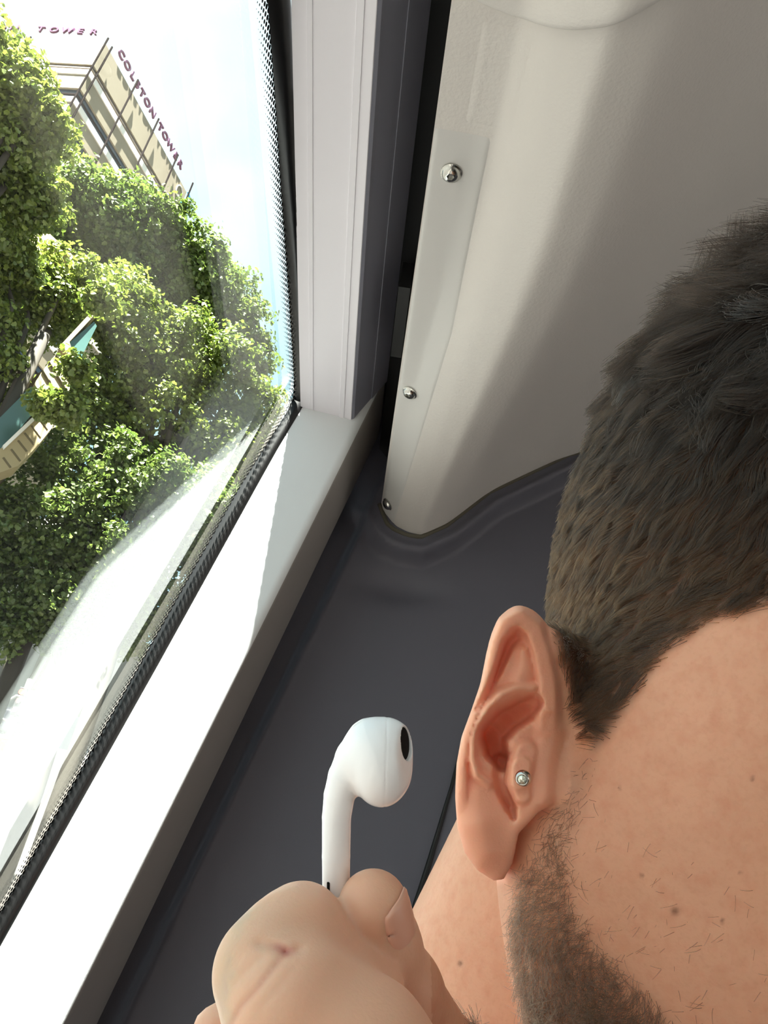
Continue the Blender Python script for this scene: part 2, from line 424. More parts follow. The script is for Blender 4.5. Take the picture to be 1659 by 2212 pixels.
tw = tag(empty('tower_block', (P0[0], P0[1], GZ0)), 'beige concrete tower block with purple rooftop lettering above the trees', 'building')
zl = [z_at(y, P0) for y in (94, 139.8, 153, 162.7, 190.5, 211, 219)]
per = zl[2] - zl[5]
mesh('core', *ring(ground_z(P0[0], P0[1]) - 1, TZ - .3, .9), m_conc, tw)
mesh('fascia', *ring(zl[1], TZ, 0), m_conc, tw)
mesh('recessed_band', *join([ring(zl[2], zl[1], .08), ring((zl[1] * .55 + zl[2] * .45) - .05, (zl[1] * .55 + zl[2] * .45) + .05, .02)]), m_soff, tw)
for k in range(8):
    o = -per * k
    mesh('white_sill', *ring(zl[3] + o, zl[2] + o, -.06), m_sill, tw)
    mesh('spandrel', *ring(zl[4] + o, zl[3] + o, 0), m_conc, tw)
    w = mesh('window_band', *ring(zl[5] + o, zl[4] + o, .10), m_win, tw)
    mm = [ring((zl[5] + zl[4]) / 2 + o - .05, (zl[5] + zl[4]) / 2 + o + .05, .04)]
    mesh('mullion', *join(mm), m_rod, w)
for t in (0.0, .03, .275, .53, .785, 1.0):
    p = B0 + hA * LA * t + nA * .22 + (nB * .2 if t == 0 else 0)
    mesh('joint_rod', *tube([(p[0], p[1], TZ + (.9 if t > .1 else .1)), (p[0], p[1], zl[4] - per * 3)], .055, 6), m_rod, tw)
p = B0 + hB * 4.4 + nB * .15
mesh('joint_rod', *tube([(p[0], p[1], TZ), (p[0], p[1], zl[2])], .05, 6), m_rod, tw)
pe = B0 + hA * LA + nA * .1
def down(v, a, z): return tuple(v + hA * a + np.array([0, 0, z]))
fr = [down(pe, 0, 0), down(pe, .95, -.45), down(pe, .75, -1.2), down(pe, -.2, -1.35)]
mesh('cyan_frame', *tube(fr, .07, 6), m_cyan, tw)
mesh('cyan_panel', *prism([down(pe, -.25, -1.3), down(pe, .1, -1.5), down(pe, .75, -1.25), down(pe, .35, -1.0)], -nA * .2), m_cyan, tw)
# rooftop letters
def letter(ch, base, h, up_h, nn, size, name='letter'):
    cu = bpy.data.curves.new('letter', 'FONT'); cu.body = ch; cu.size = size * 1.38; cu.extrude = .06; cu.align_x = 'CENTER'; cu.offset = .012
    tmp = bpy.data.objects.new('tmp', cu); col.objects.link(tmp)
    dg = bpy.context.evaluated_depsgraph_get(); me = bpy.data.meshes.new_from_object(tmp.evaluated_get(dg))
    bpy.data.objects.remove(tmp); me.materials.clear(); me.materials.append(m_sign)
    o = bpy.data.objects.new(name, me); col.objects.link(o); o.parent = tw
    R = Matrix(((h[0], 0, nn[0]), (h[1], 0, nn[1]), (0, 1, 0))).to_4x4()
    b = base - np.array(tw.location)
    R.translation = Vector((b[0], b[1], TZ - tw.location.z + up_h)); o.matrix_local = R
    return o
pxs = [(262, 117), (275, 140), (285, 164), (296, 182), (307, 200), (317, 220), (327, 243), (347, 273), (356, 293), (366, 315), (377, 336), (389, 353)]
pxA, pyA = 228, 94
for ch, (x, y) in zip('COLSTONTOWER', pxs):
    # share of the roof edge that lies under this letter
    best = min(np.linspace(0, 1.1, 400), key=lambda t: (lambda q: abs((q[0][0] - x) ** 2 + (q[1][0] - y) ** 2))(project([B0 + hA * LA * t + np.array([0, 0, .95])])))
    letter(ch, B0 + hA * LA * best + nA * .05, .62, .0, nA, .0) if False else letter(ch, B0 + hA * LA * best + nA * .05, hA, .6, nA, .56)
for i, ch in enumerate('NOTSLOC'[::-1] + ' ' + 'TOWER'):
    if ch != ' ':
        letter(ch, B0 + hB * (1.0 + .80 * (12 - i)) + nB * .05, -hB, .75, nB, .5)
# the mark at the end of the fascia
a = B0 + hA * LA * .93 + nA * .04 + np.array([0, 0, -.9])
mk = [a + hA * (.35 * math.cos(t)) * (1.2 - t / 8) + np.array([0, 0, .55 * math.sin(t) * (1.2 - t / 8)]) for t in np.linspace(.4, 5.6, 18)]
mesh('fascia_logo', *tube(mk, .045, 6), m_sill, tw)

# ------------------------------------------------------------------ stone-clad building glimpsed between the leaves
m_clad = material('stone_cladding', (138, 124, 90), .8, vary=.06, vscale=2)
m_cladj = material('cladding_joint', (86, 76, 50), .8)
m_tint = material('green_tinted_glass', (58, 84, 80), .2, vary=.25, vscale=3)
DB = 10.8
bd = tag(empty('clad_building', tuple(at(100, 860, DB) * np.array([1, 1, 0]) + np.array([0, 0, 1.0]))), 'stone-clad building with dark green glazing glimpsed between the tree leaves', 'building')
bc = at(90, 850, DB); bn = np.array([.52, -.85, 0]); bn /= np.linalg.norm(bn)   # its street front is an upright plane
def on_front(px, py, off=0.0):
    return onplane(px, py, bn, float(bn @ bc)) + bn * off
def front_piece(name, poly, mat, off, th, parent=bd):
    return mesh(name, *prism([on_front(x, y) + bn * off for x, y in poly], -bn * th), mat, parent)
def joints(parent, pairs):
    for a, b in pairs:
        mesh('joint', *tube([on_front(*a, .012), on_front(*b, .012)], .018, 5), m_cladj, parent)
front_piece('glazing', [(-60, 960), (70, 830), (90, 868), (30, 941), (-60, 1040)], m_tint, -.05, .3)
front_piece('glazing', [(150, 738), (206, 690), (212, 700), (176, 772), (160, 770)], m_tint, -.05, .3)
front_piece('lintel', [(236, 632), (240, 642), (150, 738), (160, 772), (152, 778), (134, 742)], m_clad, 0, .3)
c1 = front_piece('cladding_panel', [(120, 766), (130, 768), (153, 824), (150, 842), (130, 866), (104, 872), (74, 829), (93, 799)], m_clad, 0, .3)
joints(c1, [((106, 784), (139, 838)), ((92, 802), (112, 836)), ((121, 768), (152, 820))])
c2 = front_piece('cladding_panel', [(-50, 990), (6, 968), (98, 880), (121, 890), (112, 925), (84, 960), (38, 1008), (0, 1022), (-50, 1040)], m_clad, .02, .3)
joints(c2, [((83, 905), (101, 929)), ((67, 921), (86, 946)), ((52, 937), (72, 962)), ((38, 953), (57, 977)), ((23, 972), (43, 998)), ((6, 990), (22, 1012))])
front_piece('cladding_ledge', [(4, 966), (6, 974), (95, 890), (96, 878)], m_sill, .05, .1)
front_piece('cladding_panel', [(42, 512), (92, 462), (165, 530), (172, 556), (120, 548)], m_clad, -.2, .3)
front_piece('cladding_panel', [(-20, 420), (40, 400), (45, 430), (0, 474), (-20, 480)], m_clad, -.2, .3)
front_piece('cladding_core', [(-60, 900), (60, 800), (120, 760), (140, 840), (110, 900), (20, 1010), (-60, 1020)], m_cladj, -.4, .5)

# ------------------------------------------------------------------ trees
def leaf_material(name, a, b):
    m = bpy.data.materials.new(name); m.use_nodes = True; nt = m.node_tree; nt.nodes.clear()
    at_ = N(nt, 'ShaderNodeAttribute'); at_.attribute_name = 'tone'
    mx = N(nt, 'ShaderNodeMix', data_type='RGBA'); mx.inputs[6].default_value = (*lin(a), 1); mx.inputs[7].default_value = (*lin(b), 1)
    nt.links.new(at_.outputs['Fac'], mx.inputs[0])
    d = N(nt, 'ShaderNodeBsdfDiffuse'); t = N(nt, 'ShaderNodeBsdfTranslucent'); g = N(nt, 'ShaderNodeBsdfGlossy'); g.inputs['Roughness'].default_value = .45
    g.inputs[0].default_value = (.9, .9, .8, 1)
    s1 = N(nt, 'ShaderNodeMixShader'); s1.inputs[0].default_value = .42; s2 = N(nt, 'ShaderNodeMixShader'); s2.inputs[0].default_value = .05
    o = N(nt, 'ShaderNodeOutputMaterial')
    nt.links.new(mx.outputs[2], d.inputs[0]); nt.links.new(mx.outputs[2], t.inputs[0])
    nt.links.new(d.outputs[0], s1.inputs[1]); nt.links.new(t.outputs[0], s1.inputs[2]); nt.links.new(s1.outputs[0], s2.inputs[1]); nt.links.new(g.outputs[0], s2.inputs[2]); nt.links.new(s2.outputs[0], o.inputs[0])
    return m
m_leafA = leaf_material('leaf_yellow_green', (64, 86, 28), (126, 138, 58))
m_leafB = leaf_material('leaf_green', (54, 78, 30), (110, 126, 56))
m_bark = material('bark', (52, 48, 40), .9, vary=.2, vscale=6)
rng = np.random.default_rng(7)
def tree(blobs, leafmat, label, leaf=.11, dens=1.0, trunk=None):
    """blobs: (px, py, radius px, distance)."""
    C, R = [], []
    for (x, y, rp, D) in blobs:
        C.append(at(x, y, D)); R.append(rp * D / F)
    C = np.array(C); R = np.array(R)
    cen = C.mean(0); gz = ground_z(cen[0], cen[1])
    root = tag(empty('tree', (cen[0], cen[1], gz)), label, 'tree')
    Pts, Nn = [], []
    for c, r in zip(C, R):
        # twigs: small tufts over the shell of every bough
        nt_ = int(dens * 115 * (r / .9) ** 2) + 12
        u = rng.normal(size=(nt_, 3)); u /= np.linalg.norm(u, axis=1)[:, None]
        rad = r * (.45 + .68 * rng.random(nt_) ** .7)
        tc_ = c + u * rad[:, None] * np.array([1, 1, .9])
        tr_ = .10 + .20 * rng.random(nt_)
        for p, q, uu_ in zip(tc_, tr_, u):
            k = int(46 + 150 * q)
            v = rng.normal(size=(k, 3)); v /= np.linalg.norm(v, axis=1)[:, None]
            Pts.append(p + v * (q * (rng.random(k) ** .45))[:, None] * np.array([1, 1, .7])); Nn.append(v * .4 + uu_ * .5 + np.array([0, 0, .55]))
    Pts = np.concatenate(Pts); Nn = np.concatenate(Nn)
    Nn += rng.normal(size=Nn.shape) * .7; Nn /= np.linalg.norm(Nn, axis=1)[:, None]
    k = len(Pts); a = rng.normal(size=(k, 3)); a -= Nn * np.sum(a * Nn, 1)[:, None]; a /= np.linalg.norm(a, axis=1)[:, None]; b = np.cross(Nn, a)
    L = leaf * (.6 + .7 * rng.random(k))[:, None]
    # a lobed leaf: seven outline points folded about its rib
    pts = [(-.5, 0, 0), (-.25, .42, .10), (.05, .28, .06), (.22, .36, .09), (.6, 0, -.04), (.22, -.36, .09), (.05, -.28, .06), (-.25, -.42, .10)]
    V = np.stack([Pts + a * L * p[0] + b * L * p[1] + Nn * L * p[2] for p in pts], 1).reshape(-1, 3)
    idx = np.arange(k)[:, None] * 8
    Fc = np.concatenate([idx + np.array([[0, 1, 2, 3]]), ], 0)
    f1 = idx + np.array([[0, 1, 2, 4]]); f1b = idx + np.array([[2, 3, 4, 4]])
    faces = [tuple(f) for f in (idx + np.array([[0, 1, 2, 4]]))] + [tuple(f) for f in (idx + np.array([[0, 4, 6, 7]]))] + [tuple(f) for f in (idx[:, :1] + np.array([[2, 3, 4]]))] + [tuple(f) for f in (idx[:, :1] + np.array([[6, 4, 5]]))]
    o = bpy.data.objects.new('foliage', bpy.data.meshes.new('foliage'))
    V = V - np.array(root.location)
    o.data.from_pydata(V.tolist(), [], faces); o.data.materials.append(leafmat)
    tone = np.repeat(np.clip(rng.random(k) * .7 + .3 * (np.sin(Pts[:, 0] * 1.7) * np.sin(Pts[:, 2] * 2.1) * .5 + .5), 0, 1), 8)
    at_ = o.data.attributes.new('tone', 'FLOAT', 'POINT'); at_.data.foreach_set('value', tone.astype(np.float32))
    col.objects.link(o); o.parent = root
    top = C[np.argmax(C[:, 2])]
    tk = [(cen[0], cen[1], gz - .3), (cen[0] + .1, cen[1], gz + (cen[2] - gz) * .5), (cen[0], cen[1] + .1, cen[2]), tuple(cen * .3 + top * .7)]
    br = [tube(tk, [.12, .10, .08, .03], 10)]
    for c in C[R > .25]: br.append(tube([(cen[0], cen[1], gz + (cen[2] - gz) * .7), tuple(cen * .45 + c * .55 - np.array([0, 0, .2])), tuple(c)], [.05, .035, .012], 7))
    mesh('trunk', *join(br), m_bark, root, smooth=True)
    return root
tree([(-45, 90, 72, 11.5), (8, 150, 62, 11.2), (56, 215, 62, 11), (100, 258, 50, 11), (-30, 260, 110, 11.5), (30, 330, 90, 11.3), (-60, 430, 120, 11.6), (60, 430, 60, 11.2)],
     m_leafA, 'bright green tree in front of the tower, highest at the window edge', leaf=.066)
tree([(150, 420, 70, 14.5), (235, 452, 75, 14.5), (330, 490, 74, 14.5), (410, 560, 68, 14.5), (470, 620, 66, 15), (512, 700, 60, 15), (545, 770, 40, 15), (300, 580, 110, 14.8), (170, 540, 110, 15), (400, 670, 95, 15)],
     m_leafB, 'tall leafy tree directly below the tower with its crown against the sky', leaf=.072)
tree([(490, 790, 72, 13), (540, 880, 58, 13), (400, 760, 90, 12.8), (300, 740, 95, 12.6), (340, 880, 115, 12.6), (460, 940, 90, 12.8), (560, 960, 50, 13), (250, 660, 75, 12.6), (210, 860, 80, 12.4), (520, 1010, 60, 13)],
     m_leafA, 'broad bright tree nearest the window corner', leaf=.062)
tree([(60, 640, 75, 12), (0, 560, 80, 12), (150, 590, 50, 12.2), (-40, 700, 80, 11.6), (-30, 800, 60, 11.2), (120, 700, 55, 13.8), (150, 885, 20, 10.3), (104, 876, 9, 10.2), (218, 648, 15, 10.3), (165, 800, 12, 10.4)],
     m_leafA, 'leafy tree at the edge of the view above the stone-clad building', leaf=.066)
tree([(180, 1000, 95, 11.6), (300, 1020, 95, 11.6), (90, 1120, 110, 11.4), (230, 1130, 100, 11.4), (360, 1120, 90, 11.6), (30, 1250, 100, 11.2), (140, 1260, 95, 11.2), (240, 1250, 80, 11.4), (60, 1350, 62, 11.2), (150, 1340, 55, 11.2), (-40, 1150, 100, 11.2), (440, 1080, 80, 11.8), (500, 1130, 60, 12), (430, 1200, 80, 12), (340, 1290, 80, 12), (270, 1360, 60, 12), (250, 1230, 90, 12.2)],
     m_leafB, 'shaded leafy tree low beside the post, above the street lamps and signal', leaf=.062)

# ------------------------------------------------------------------ street below the trees
m_gren = material('grey_render', (112, 108, 100), .8, vary=.08, vscale=.6)
m_grenl = material('pale_band', (215, 205, 172), .8)
gb = tag(empty('grey_building', tuple(at(60, 1480, 28) * np.array([1, 1, 0]) + np.array([0, 0, 2.5]))), 'grey rendered building with pale bands behind the street under the trees', 'building')
gc = at(70, 1440, 29); gn = np.array([1, .05, 0]); gn /= np.linalg.norm(gn)
def gp(px, py): return onplane(px, py, gn, float(gn @ gc))
mesh('wall', *prism([gp(-160, 1150), gp(300, 1150), gp(330, 1640), gp(-160, 1640)], -gn * 3), m_gren, gb)
for poly, m_ in (([(0, 1470), (16, 1412), (24, 1422), (0, 1486), (-60, 1640), (-70, 1620)], m_grenl), ([(24, 1446), (29, 1440), (0, 1512), (-30, 1580), (-34, 1572)], m_grenl), ([(90, 1405), (93, 1405), (55, 1490), (52, 1490)], m_cladj), ([(112, 1405), (115, 1405), (70, 1490), (67, 1490)], m_cladj)):
    mesh('band', *prism([gp(*p) + gn * .1 for p in poly], -gn * .3), m_, gb)
m_pole = material('galvanised_steel', (150, 150, 145), .4, .6)
m_red = material('red_lamp', (255, 60, 40), .4, emit=((255, 110, 80), 1.6))
m_off = material('unlit_lens', (40, 12, 16), .6)
m_blk = material('black_housing', (18, 18, 20), .5)
def zline(px, py, D, dz): p = at(px, py, D); return p, p + np.array([0, 0, dz])
tl = at(49, 1497, 20.0); r_ = np.array([1, .4, 0]) / math.hypot(1, .4)
sg = tag(empty('traffic_light', (tl[0], tl[1], ground_z(tl[0], tl[1]))), 'traffic light with its red lamp lit on a pole near the hoop railing', 'traffic light')
mesh('pole', *tube([(tl[0], tl[1] + .12, ground_z(tl[0], tl[1]) - .2), (tl[0], tl[1] + .12, tl[2] + .35)], .06, 10), m_pole, sg, smooth=True)
mesh('signal_housing', *box(tl[0] - .09, tl[0] + .09, tl[1] - .05, tl[1] + .08, tl[2] - .5, tl[2] + .12), m_blk, sg, bevel=.02)
for dz, mm_ in ((0, m_red), (-.2, m_off), (-.4, m_off)):
    mesh('lamp', *tube([(tl[0], tl[1] - .05, tl[2] + dz), (tl[0], tl[1] - .09, tl[2] + dz)], .06, 16), mm_, sg, smooth=False)
# hoop of galvanised rail with its crossbar
D = 17.5
hp = [at(x, y, D) for x, y in ((0, 1566), (4, 1545), (12, 1523), (22, 1511), (36, 1503), (46, 1506), (56, 1514), (61, 1524), (58, 1540), (46, 1562))]
hc = at(30, 1530, D)
hn = np.array(hc) / np.linalg.norm(hc)
hr = tag(empty('hoop_railing', (hc[0], hc[1], ground_z(hc[0], hc[1]))), 'curved galvanised hoop railing with a straight crossbar beside the traffic light', 'railing')
mesh('hoop', *tube(hp, .028, 8), m_pole, hr, smooth=True)
mesh('crossbar', *tube([at(-30, 1536, D), at(0, 1551, D), at(38, 1567, D), at(60, 1577, D)], .024, 8), m_pole, hr, smooth=True)
mesh('post', *tube([at(46, 1562, D), (hc[0] + .2, hc[1], ground_z(hc[0], hc[1]) - .1)], .028, 8), m_pole, hr, smooth=True)
# car with its headlights on
m_car = material('dark_car_paint', (30, 30, 36), .25)
m_lamp = material('headlamp', (255, 255, 250), .2, emit=((255, 255, 250), 6))
cc = at(42, 1548, 24.0)
ca = tag(empty('car', (cc[0], cc[1], cc[2] - .65)), 'dark car with both white headlights lit behind the hoop railing', 'car')
def carpts(y, half, zb, zt): return [(cc[0] - half, cc[1] + y, cc[2] + zb), (cc[0] + half, cc[1] + y, cc[2] + zb), (cc[0] + half * .9, cc[1] + y, cc[2] + zt), (cc[0] - half * .9, cc[1] + y, cc[2] + zt)]
S = [carpts(.02, .78, -.4, .15), carpts(.35, .82, -.42, .28), carpts(1.2, .85, -.42, .38), carpts(1.8, .72, -.42, .85), carpts(3.0, .72, -.42, .9), carpts(3.9, .84, -.42, .42), carpts(4.2, .8, -.4, .3)]
V = [p for s_ in S for p in s_]; Fc = [(0, 1, 2, 3), (24, 25, 26, 27)]
for k in range(6):
    for i in range(4): Fc.append((k * 4 + i, k * 4 + (i + 1) % 4, k * 4 + 4 + (i + 1) % 4, k * 4 + 4 + i))
mesh('body', V, Fc, m_car, ca, bevel=.06)
for sx in (-.07, .09): pass
for px, py in ((35.5, 1548), (49, 1545)):
    q = at(px, py, 23.9); mesh('headlight', *tube([(q[0], cc[1] + .02, q[2]), (q[0], cc[1] - .06, q[2])], [.09, .08], 14), m_lamp, ca)
for sx in (-.72, .72):
    for sy in (.75, 3.4):
        mesh('wheel', *tube([(cc[0] + sx - .1, cc[1] + sy, cc[2] - .38), (cc[0] + sx + .1, cc[1] + sy, cc[2] - .38)], .3, 18), m_rubber, ca)
# orange barrier
m_or = material('orange_plastic', (230, 130, 20), .5); m_yl = material('yellow_plastic', (250, 205, 70), .5)
q = at(2, 1603, 14.0)
ob = tag(empty('barrier', (q[0], q[1], ground_z(q[0], q[1]))), 'orange and yellow plastic street barrier at the edge of the view', 'barrier')
mesh('panel', *box(q[0] - .35, q[0] + .07, q[1], q[1] + .08, q[2] - .12, q[2] + .05), m_or, ob, bevel=.015)
mesh('top_band', *box(q[0] - .35, q[0] + .09, q[1] - .01, q[1] + .09, q[2] + .05, q[2] + .12), m_yl, ob, bevel=.015)
mesh('foot', *box(q[0] - .2, q[0] - .1, q[1] + .01, q[1] + .07, ground_z(q[0], q[1]) - .05, q[2] - .12), m_blk, ob)

# ------------------------------------------------------------------ sculpting in a distance field
# positions are (right, up, forward) from the camera in millimetres and are turned into the place by cam2w
def cam2w(P):
    P = np.asarray(P, float); return (np.stack([P[..., 0], P[..., 1], -P[..., 2]], -1) @ M.T) / 1000.0
def PX(px, py, f): return np.array([(px - W / 2) * f / F, -(py - H / 2) * f / F, f])
def smin(a, b, k):
    h = np.clip(.5 + .5 * (b - a) / k, 0, 1); return b * (1 - h) + a * h - k * h * (1 - h)
def smax(a, b, k): return -smin(-a, -b, k)
def capsule(P, a, b, ra, rb):
    a = np.asarray(a, float); b = np.asarray(b, float); ab = b - a
    t = np.clip((P - a) @ ab / (ab @ ab), 0, 1)
    return np.linalg.norm(P - a - t[:, None] * ab, axis=1) - (ra + (rb - ra) * t)
def ellipsoid(P, c, r, R=None):
    q = P - np.asarray(c, float)
    if R is not None: q = q @ R
    r = np.asarray(r, float)
    k0 = np.linalg.norm(q / r, axis=1); k1 = np.linalg.norm(q / (r * r), axis=1)
    return k0 * (k0 - 1) / np.maximum(k1, 1e-9)
def poly_sdf(P, poly):
    d = seg_dist(P, list(poly) + [poly[0]]); ins = inpoly(P[:, 0], P[:, 1], poly)
    return np.where(ins, -d, d)
def surface_net(fn, lo, hi, h, keep=None, nb=20, margin=1.7):
    lo = np.array(lo, float); hi = np.array(hi, float); dims = np.ceil((hi - lo) / h).astype(int)
    nbk = np.ceil(dims / nb).astype(int)
    I = np.stack(np.meshgrid(*[np.arange(k) for k in nbk], indexing='ij'), -1).reshape(-1, 3)
    cen = lo + (I * nb + nb / 2) * h
    if keep is not None:
        k = keep(cen); I = I[k]; cen = cen[k]
    dd = np.concatenate([fn(c) for c in np.array_split(cen, max(1, len(cen) // 60000))]) if len(cen) else np.zeros(0)
    I = I[np.abs(dd) < nb * h * .87 * margin]
    Vk, Vp, Q = [], [], []
    BIG = 1 << 20
    for blk in I:
        i0 = blk * nb; s = [np.arange(i0[a] - 1, i0[a] + nb + 1) for a in range(3)]
        G = np.stack(np.meshgrid(*s, indexing='ij'), -1)
        D = fn((lo + G.reshape(-1, 3) * h)).reshape(nb + 2, nb + 2, nb + 2)
        S = D < 0
        if S.all() or not S.any(): continue
        m = nb + 1
        cnt = sum(S[a:a + m, b:b + m, c:c + m].astype(np.int8) for a in (0, 1) for b in (0, 1) for c in (0, 1))
        cells = np.argwhere((cnt > 0) & (cnt < 8))
        if len(cells) == 0: continue
        acc = np.zeros((len(cells), 3)); num = np.zeros(len(cells))
        for ax in range(3):
            for u in (0, 1):
                for v in (0, 1):
                    o = [0, 0, 0]; oa = [a for a in range(3) if a != ax]; o[oa[0]] = u; o[oa[1]] = v
                    p = cells + o; q = p.copy(); q[:, ax] += 1
                    d0 = D[p[:, 0], p[:, 1], p[:, 2]]; d1 = D[q[:, 0], q[:, 1], q[:, 2]]
                    x = (d0 < 0) != (d1 < 0); t = np.where(x, d0 / np.where(x, d0 - d1, 1), 0)
                    pt = p.astype(float); pt[:, ax] += t
                    acc += pt * x[:, None]; num += x
        pos = lo + (acc / num[:, None] + (i0 - 1)) * h
        g = cells + (i0 - 1)
        key = ((g[:, 0] + 8) * BIG + (g[:, 1] + 8)) * BIG + (g[:, 2] + 8)
        Vk.append(key); Vp.append(pos)
        base = S[1:-1, 1:-1, 1:-1]
        for ax in range(3):
            sl = [slice(1, -1)] * 3; sl[ax] = slice(2, None)
            nx_ = S[tuple(sl)]; e = np.argwhere(base != nx_)
            if len(e) == 0: continue
            flip = base[e[:, 0], e[:, 1], e[:, 2]]
            b = e + i0; oa = [(ax + 1) % 3, (ax + 2) % 3]; ks = []
            for (u, v) in ((-1, -1), (0, -1), (0, 0), (-1, 0)):
                c = b.copy(); c[:, oa[0]] += u; c[:, oa[1]] += v
                ks.append(((c[:, 0] + 8) * BIG + (c[:, 1] + 8)) * BIG + (c[:, 2] + 8))
            ks = np.stack(ks, 1); ks[~flip] = ks[~flip][:, ::-1]
            Q.append(ks)
    key = np.concatenate(Vk); pos = np.concatenate(Vp); Q = np.concatenate(Q)
    uk, idx = np.unique(key, return_index=True)
    return pos[idx], np.searchsorted(uk, Q)
def net_mesh(name, V, Q, mat, parent, attrs=None, world=True):
    Wv = cam2w(V) if world else V
    if parent is not None: Wv = Wv - np.array(parent.location)
    me = bpy.data.meshes.new(name)
    # the camera frame is left-handed here, so the quads are turned over
    Q = Q[:, ::-1]
    me.vertices.add(len(Wv)); me.vertices.foreach_set('co', Wv.ravel())
    me.loops.add(len(Q) * 4); me.loops.foreach_set('vertex_index', Q.ravel().astype(np.int32))
    me.polygons.add(len(Q)); me.polygons.foreach_set('loop_start', np.arange(0, len(Q) * 4, 4, dtype=np.int32))
    me.update(calc_edges=True); me.validate()
    me.polygons.foreach_set('use_smooth', [True] * len(me.polygons))
    for k, v in (attrs or {}).items():
        a = me.attributes.new(k, 'FLOAT', 'POINT'); a.data.foreach_set('value', np.asarray(v, np.float32))
    me.materials.append(mat)
    o = bpy.data.objects.new(name, me); col.objects.link(o)
    if parent is not None: o.parent = parent
    return o

# ------------------------------------------------------------------ the man: head, ear, neck, arm and hand in one body
def EC(x, y): return (950 + x / 3.16, 1250 + y / 3.16)        # ear drawing grid
MM = .1117                                                     # mm per pixel at the ear
E_OUT = [EC(*p) for p in [(900, 640), (850, 520), (800, 380), (750, 298), (700, 235), (655, 197), (610, 175), (555, 162), (500, 166), (448, 193), (400, 240), (366, 298), (340, 360), (300, 520), (270, 700), (205, 900), (135, 1080), (100, 1260), (86, 1500), (98, 1700), (150, 1880), (245, 2010), (360, 2085), (450, 2075), (520, 1950), (560, 1750), (700, 1600), (900, 1500), (1000, 1000)]]
HELIX = [(EC(x, y), w, hh) for (x, y, w, hh) in [(735, 1130, 95, .6), (738, 1010, 95, 2.4), (742, 870, 95, 3.8), (735, 700, 92, 4.4), (695, 500, 88, 5.0), (640, 340, 84, 5.4), (545, 262, 80, 5.6), (450, 310, 72, 5.6), (385, 440, 60, 5.4), (345, 600, 54, 5.0), (300, 760, 48, 4.6), (235, 920, 44, 4.0), (178, 1080, 44, 3.4), (150, 1250, 50, 2.8), (145, 1420, 60, 2.2), (165, 1620, 80, .8)]]
def ridge2(P, nodes, soft=.22):                                # ridge of changing width and height along a line
    out = np.zeros(len(P))
    for (a, wa, ha), (b, wb, hb) in zip(nodes[:-1], nodes[1:]):
        a = np.array(a); b = np.array(b); ab = b - a
        t = np.clip((P - a) @ ab / (ab @ ab), 0, 1); d = np.linalg.norm(P - a - t[:, None] * ab, axis=1) * 3.16
        w = wa + (wb - wa) * t; hh = ha + (hb - ha) * t
        out = np.maximum(out, hh * (1 - smstep(soft, 1.12, d / w)))
    return out
def ln(pts): return [(EC(x, y), w, hh) for (x, y, w, hh) in pts]
ANTI = ln([(640, 745, 60, 4.2), (520, 745, 62, 4.2), (420, 790, 60, 4.2), (335, 870, 55, 4.0), (262, 985, 50, 3.8), (222, 1110, 46, 3.6), (222, 1230, 44, 3.6), (255, 1340, 50, 3.4), (330, 1400, 50, 2.0)])
ABODY = ln([(575, 500, 60, 2.6), (590, 600, 95, 2.8), (560, 700, 110, 2.6)])
SCAPHA = ln([(520, 405, 45, 2.5), (470, 440, 56, 3.8), (430, 540, 48, 4.0), (390, 640, 40, 3.4), (330, 760, 30, 2.2), (250, 900, 22, 1.2)])
CONCHA = ln([(640, 850, 70, 6), (560, 900, 105, 8), (440, 980, 120, 10), (360, 1070, 110, 11.5), (380, 1170, 95, 11.5), (430, 1250, 70, 9)])
CFLOOR = ln([(650, 1010, 60, 3.5), (560, 1060, 80, 4.0), (490, 1130, 60, 3.0)])
INTER = ln([(420, 1250, 60, 5), (420, 1350, 65, 3.5), (440, 1450, 60, 4), (485, 1560, 50, 6.5), (505, 1630, 26, 4)])
TRAGUS = ln([(590, 1180, 95, 3.0), (560, 1280, 100, 4.6), (545, 1380, 92, 4.6), (570, 1480, 70, 3.0)])
FACEB = ln([(760, 1050, 110, 2.0), (700, 1250, 110, 2.2), (680, 1500, 110, 2.0)])
LOBE = ln([(240, 1500, 150, 1.4), (270, 1680, 190, 2.8), (320, 1860, 170, 2.6)])
R_SK = np.array([[math.cos(.16), math.sin(.16), 0], [-math.sin(.16), math.cos(.16), 0], [0, 0, 1]]).T
R_SK = np.array([[math.cos(.30), math.sin(.30), 0], [-math.sin(.30), math.cos(.30), 0], [0, 0, 1.]])
def head_sdf(P):
    d = ellipsoid(P, (143, -24, 262), (86, 112, 84), R_SK)
    d = smin(d, ellipsoid(P, (118, -105, 226), (84, 88, 52)), 22)
    d = smin(d, ellipsoid(P, (150, -60, 222), (86, 62, 44)), 20)            # temple and cheekbone
    d = smin(d, capsule(P, (48, -90, 222), (62, -160, 205), 15, 17), 16)    # corner of the jaw
    d = smin(d, capsule(P, (205, -105, 190), (222, -130, 175), 13, 15), 14)  # nose and mouth, outside the view
    d = smin(d, ellipsoid(P, (180, -165, 200), (45, 30, 34)), 18)
    nk = smin(capsule(P, (92, -95, 285), (40, -215, 285), 54, 60), capsule(P, (110, -130, 270), (90, -240, 280), 50, 66), 20)
    return smin(d, nk, 7)
_py = np.arange(1240, 2020, 20.0); _hd = []
for _y in _py:
    f_ = np.linspace(150, 270, 600); p_ = np.stack([(1236 - W / 2) * f_ / F, -(_y - H / 2) * f_ / F, f_], 1)
    s_ = head_sdf(p_); k_ = np.argmax(s_ < 0); _hd.append(f_[k_] if s_[k_] < 0 else 230)
print('temple depth', [round(v) for v in _hd])
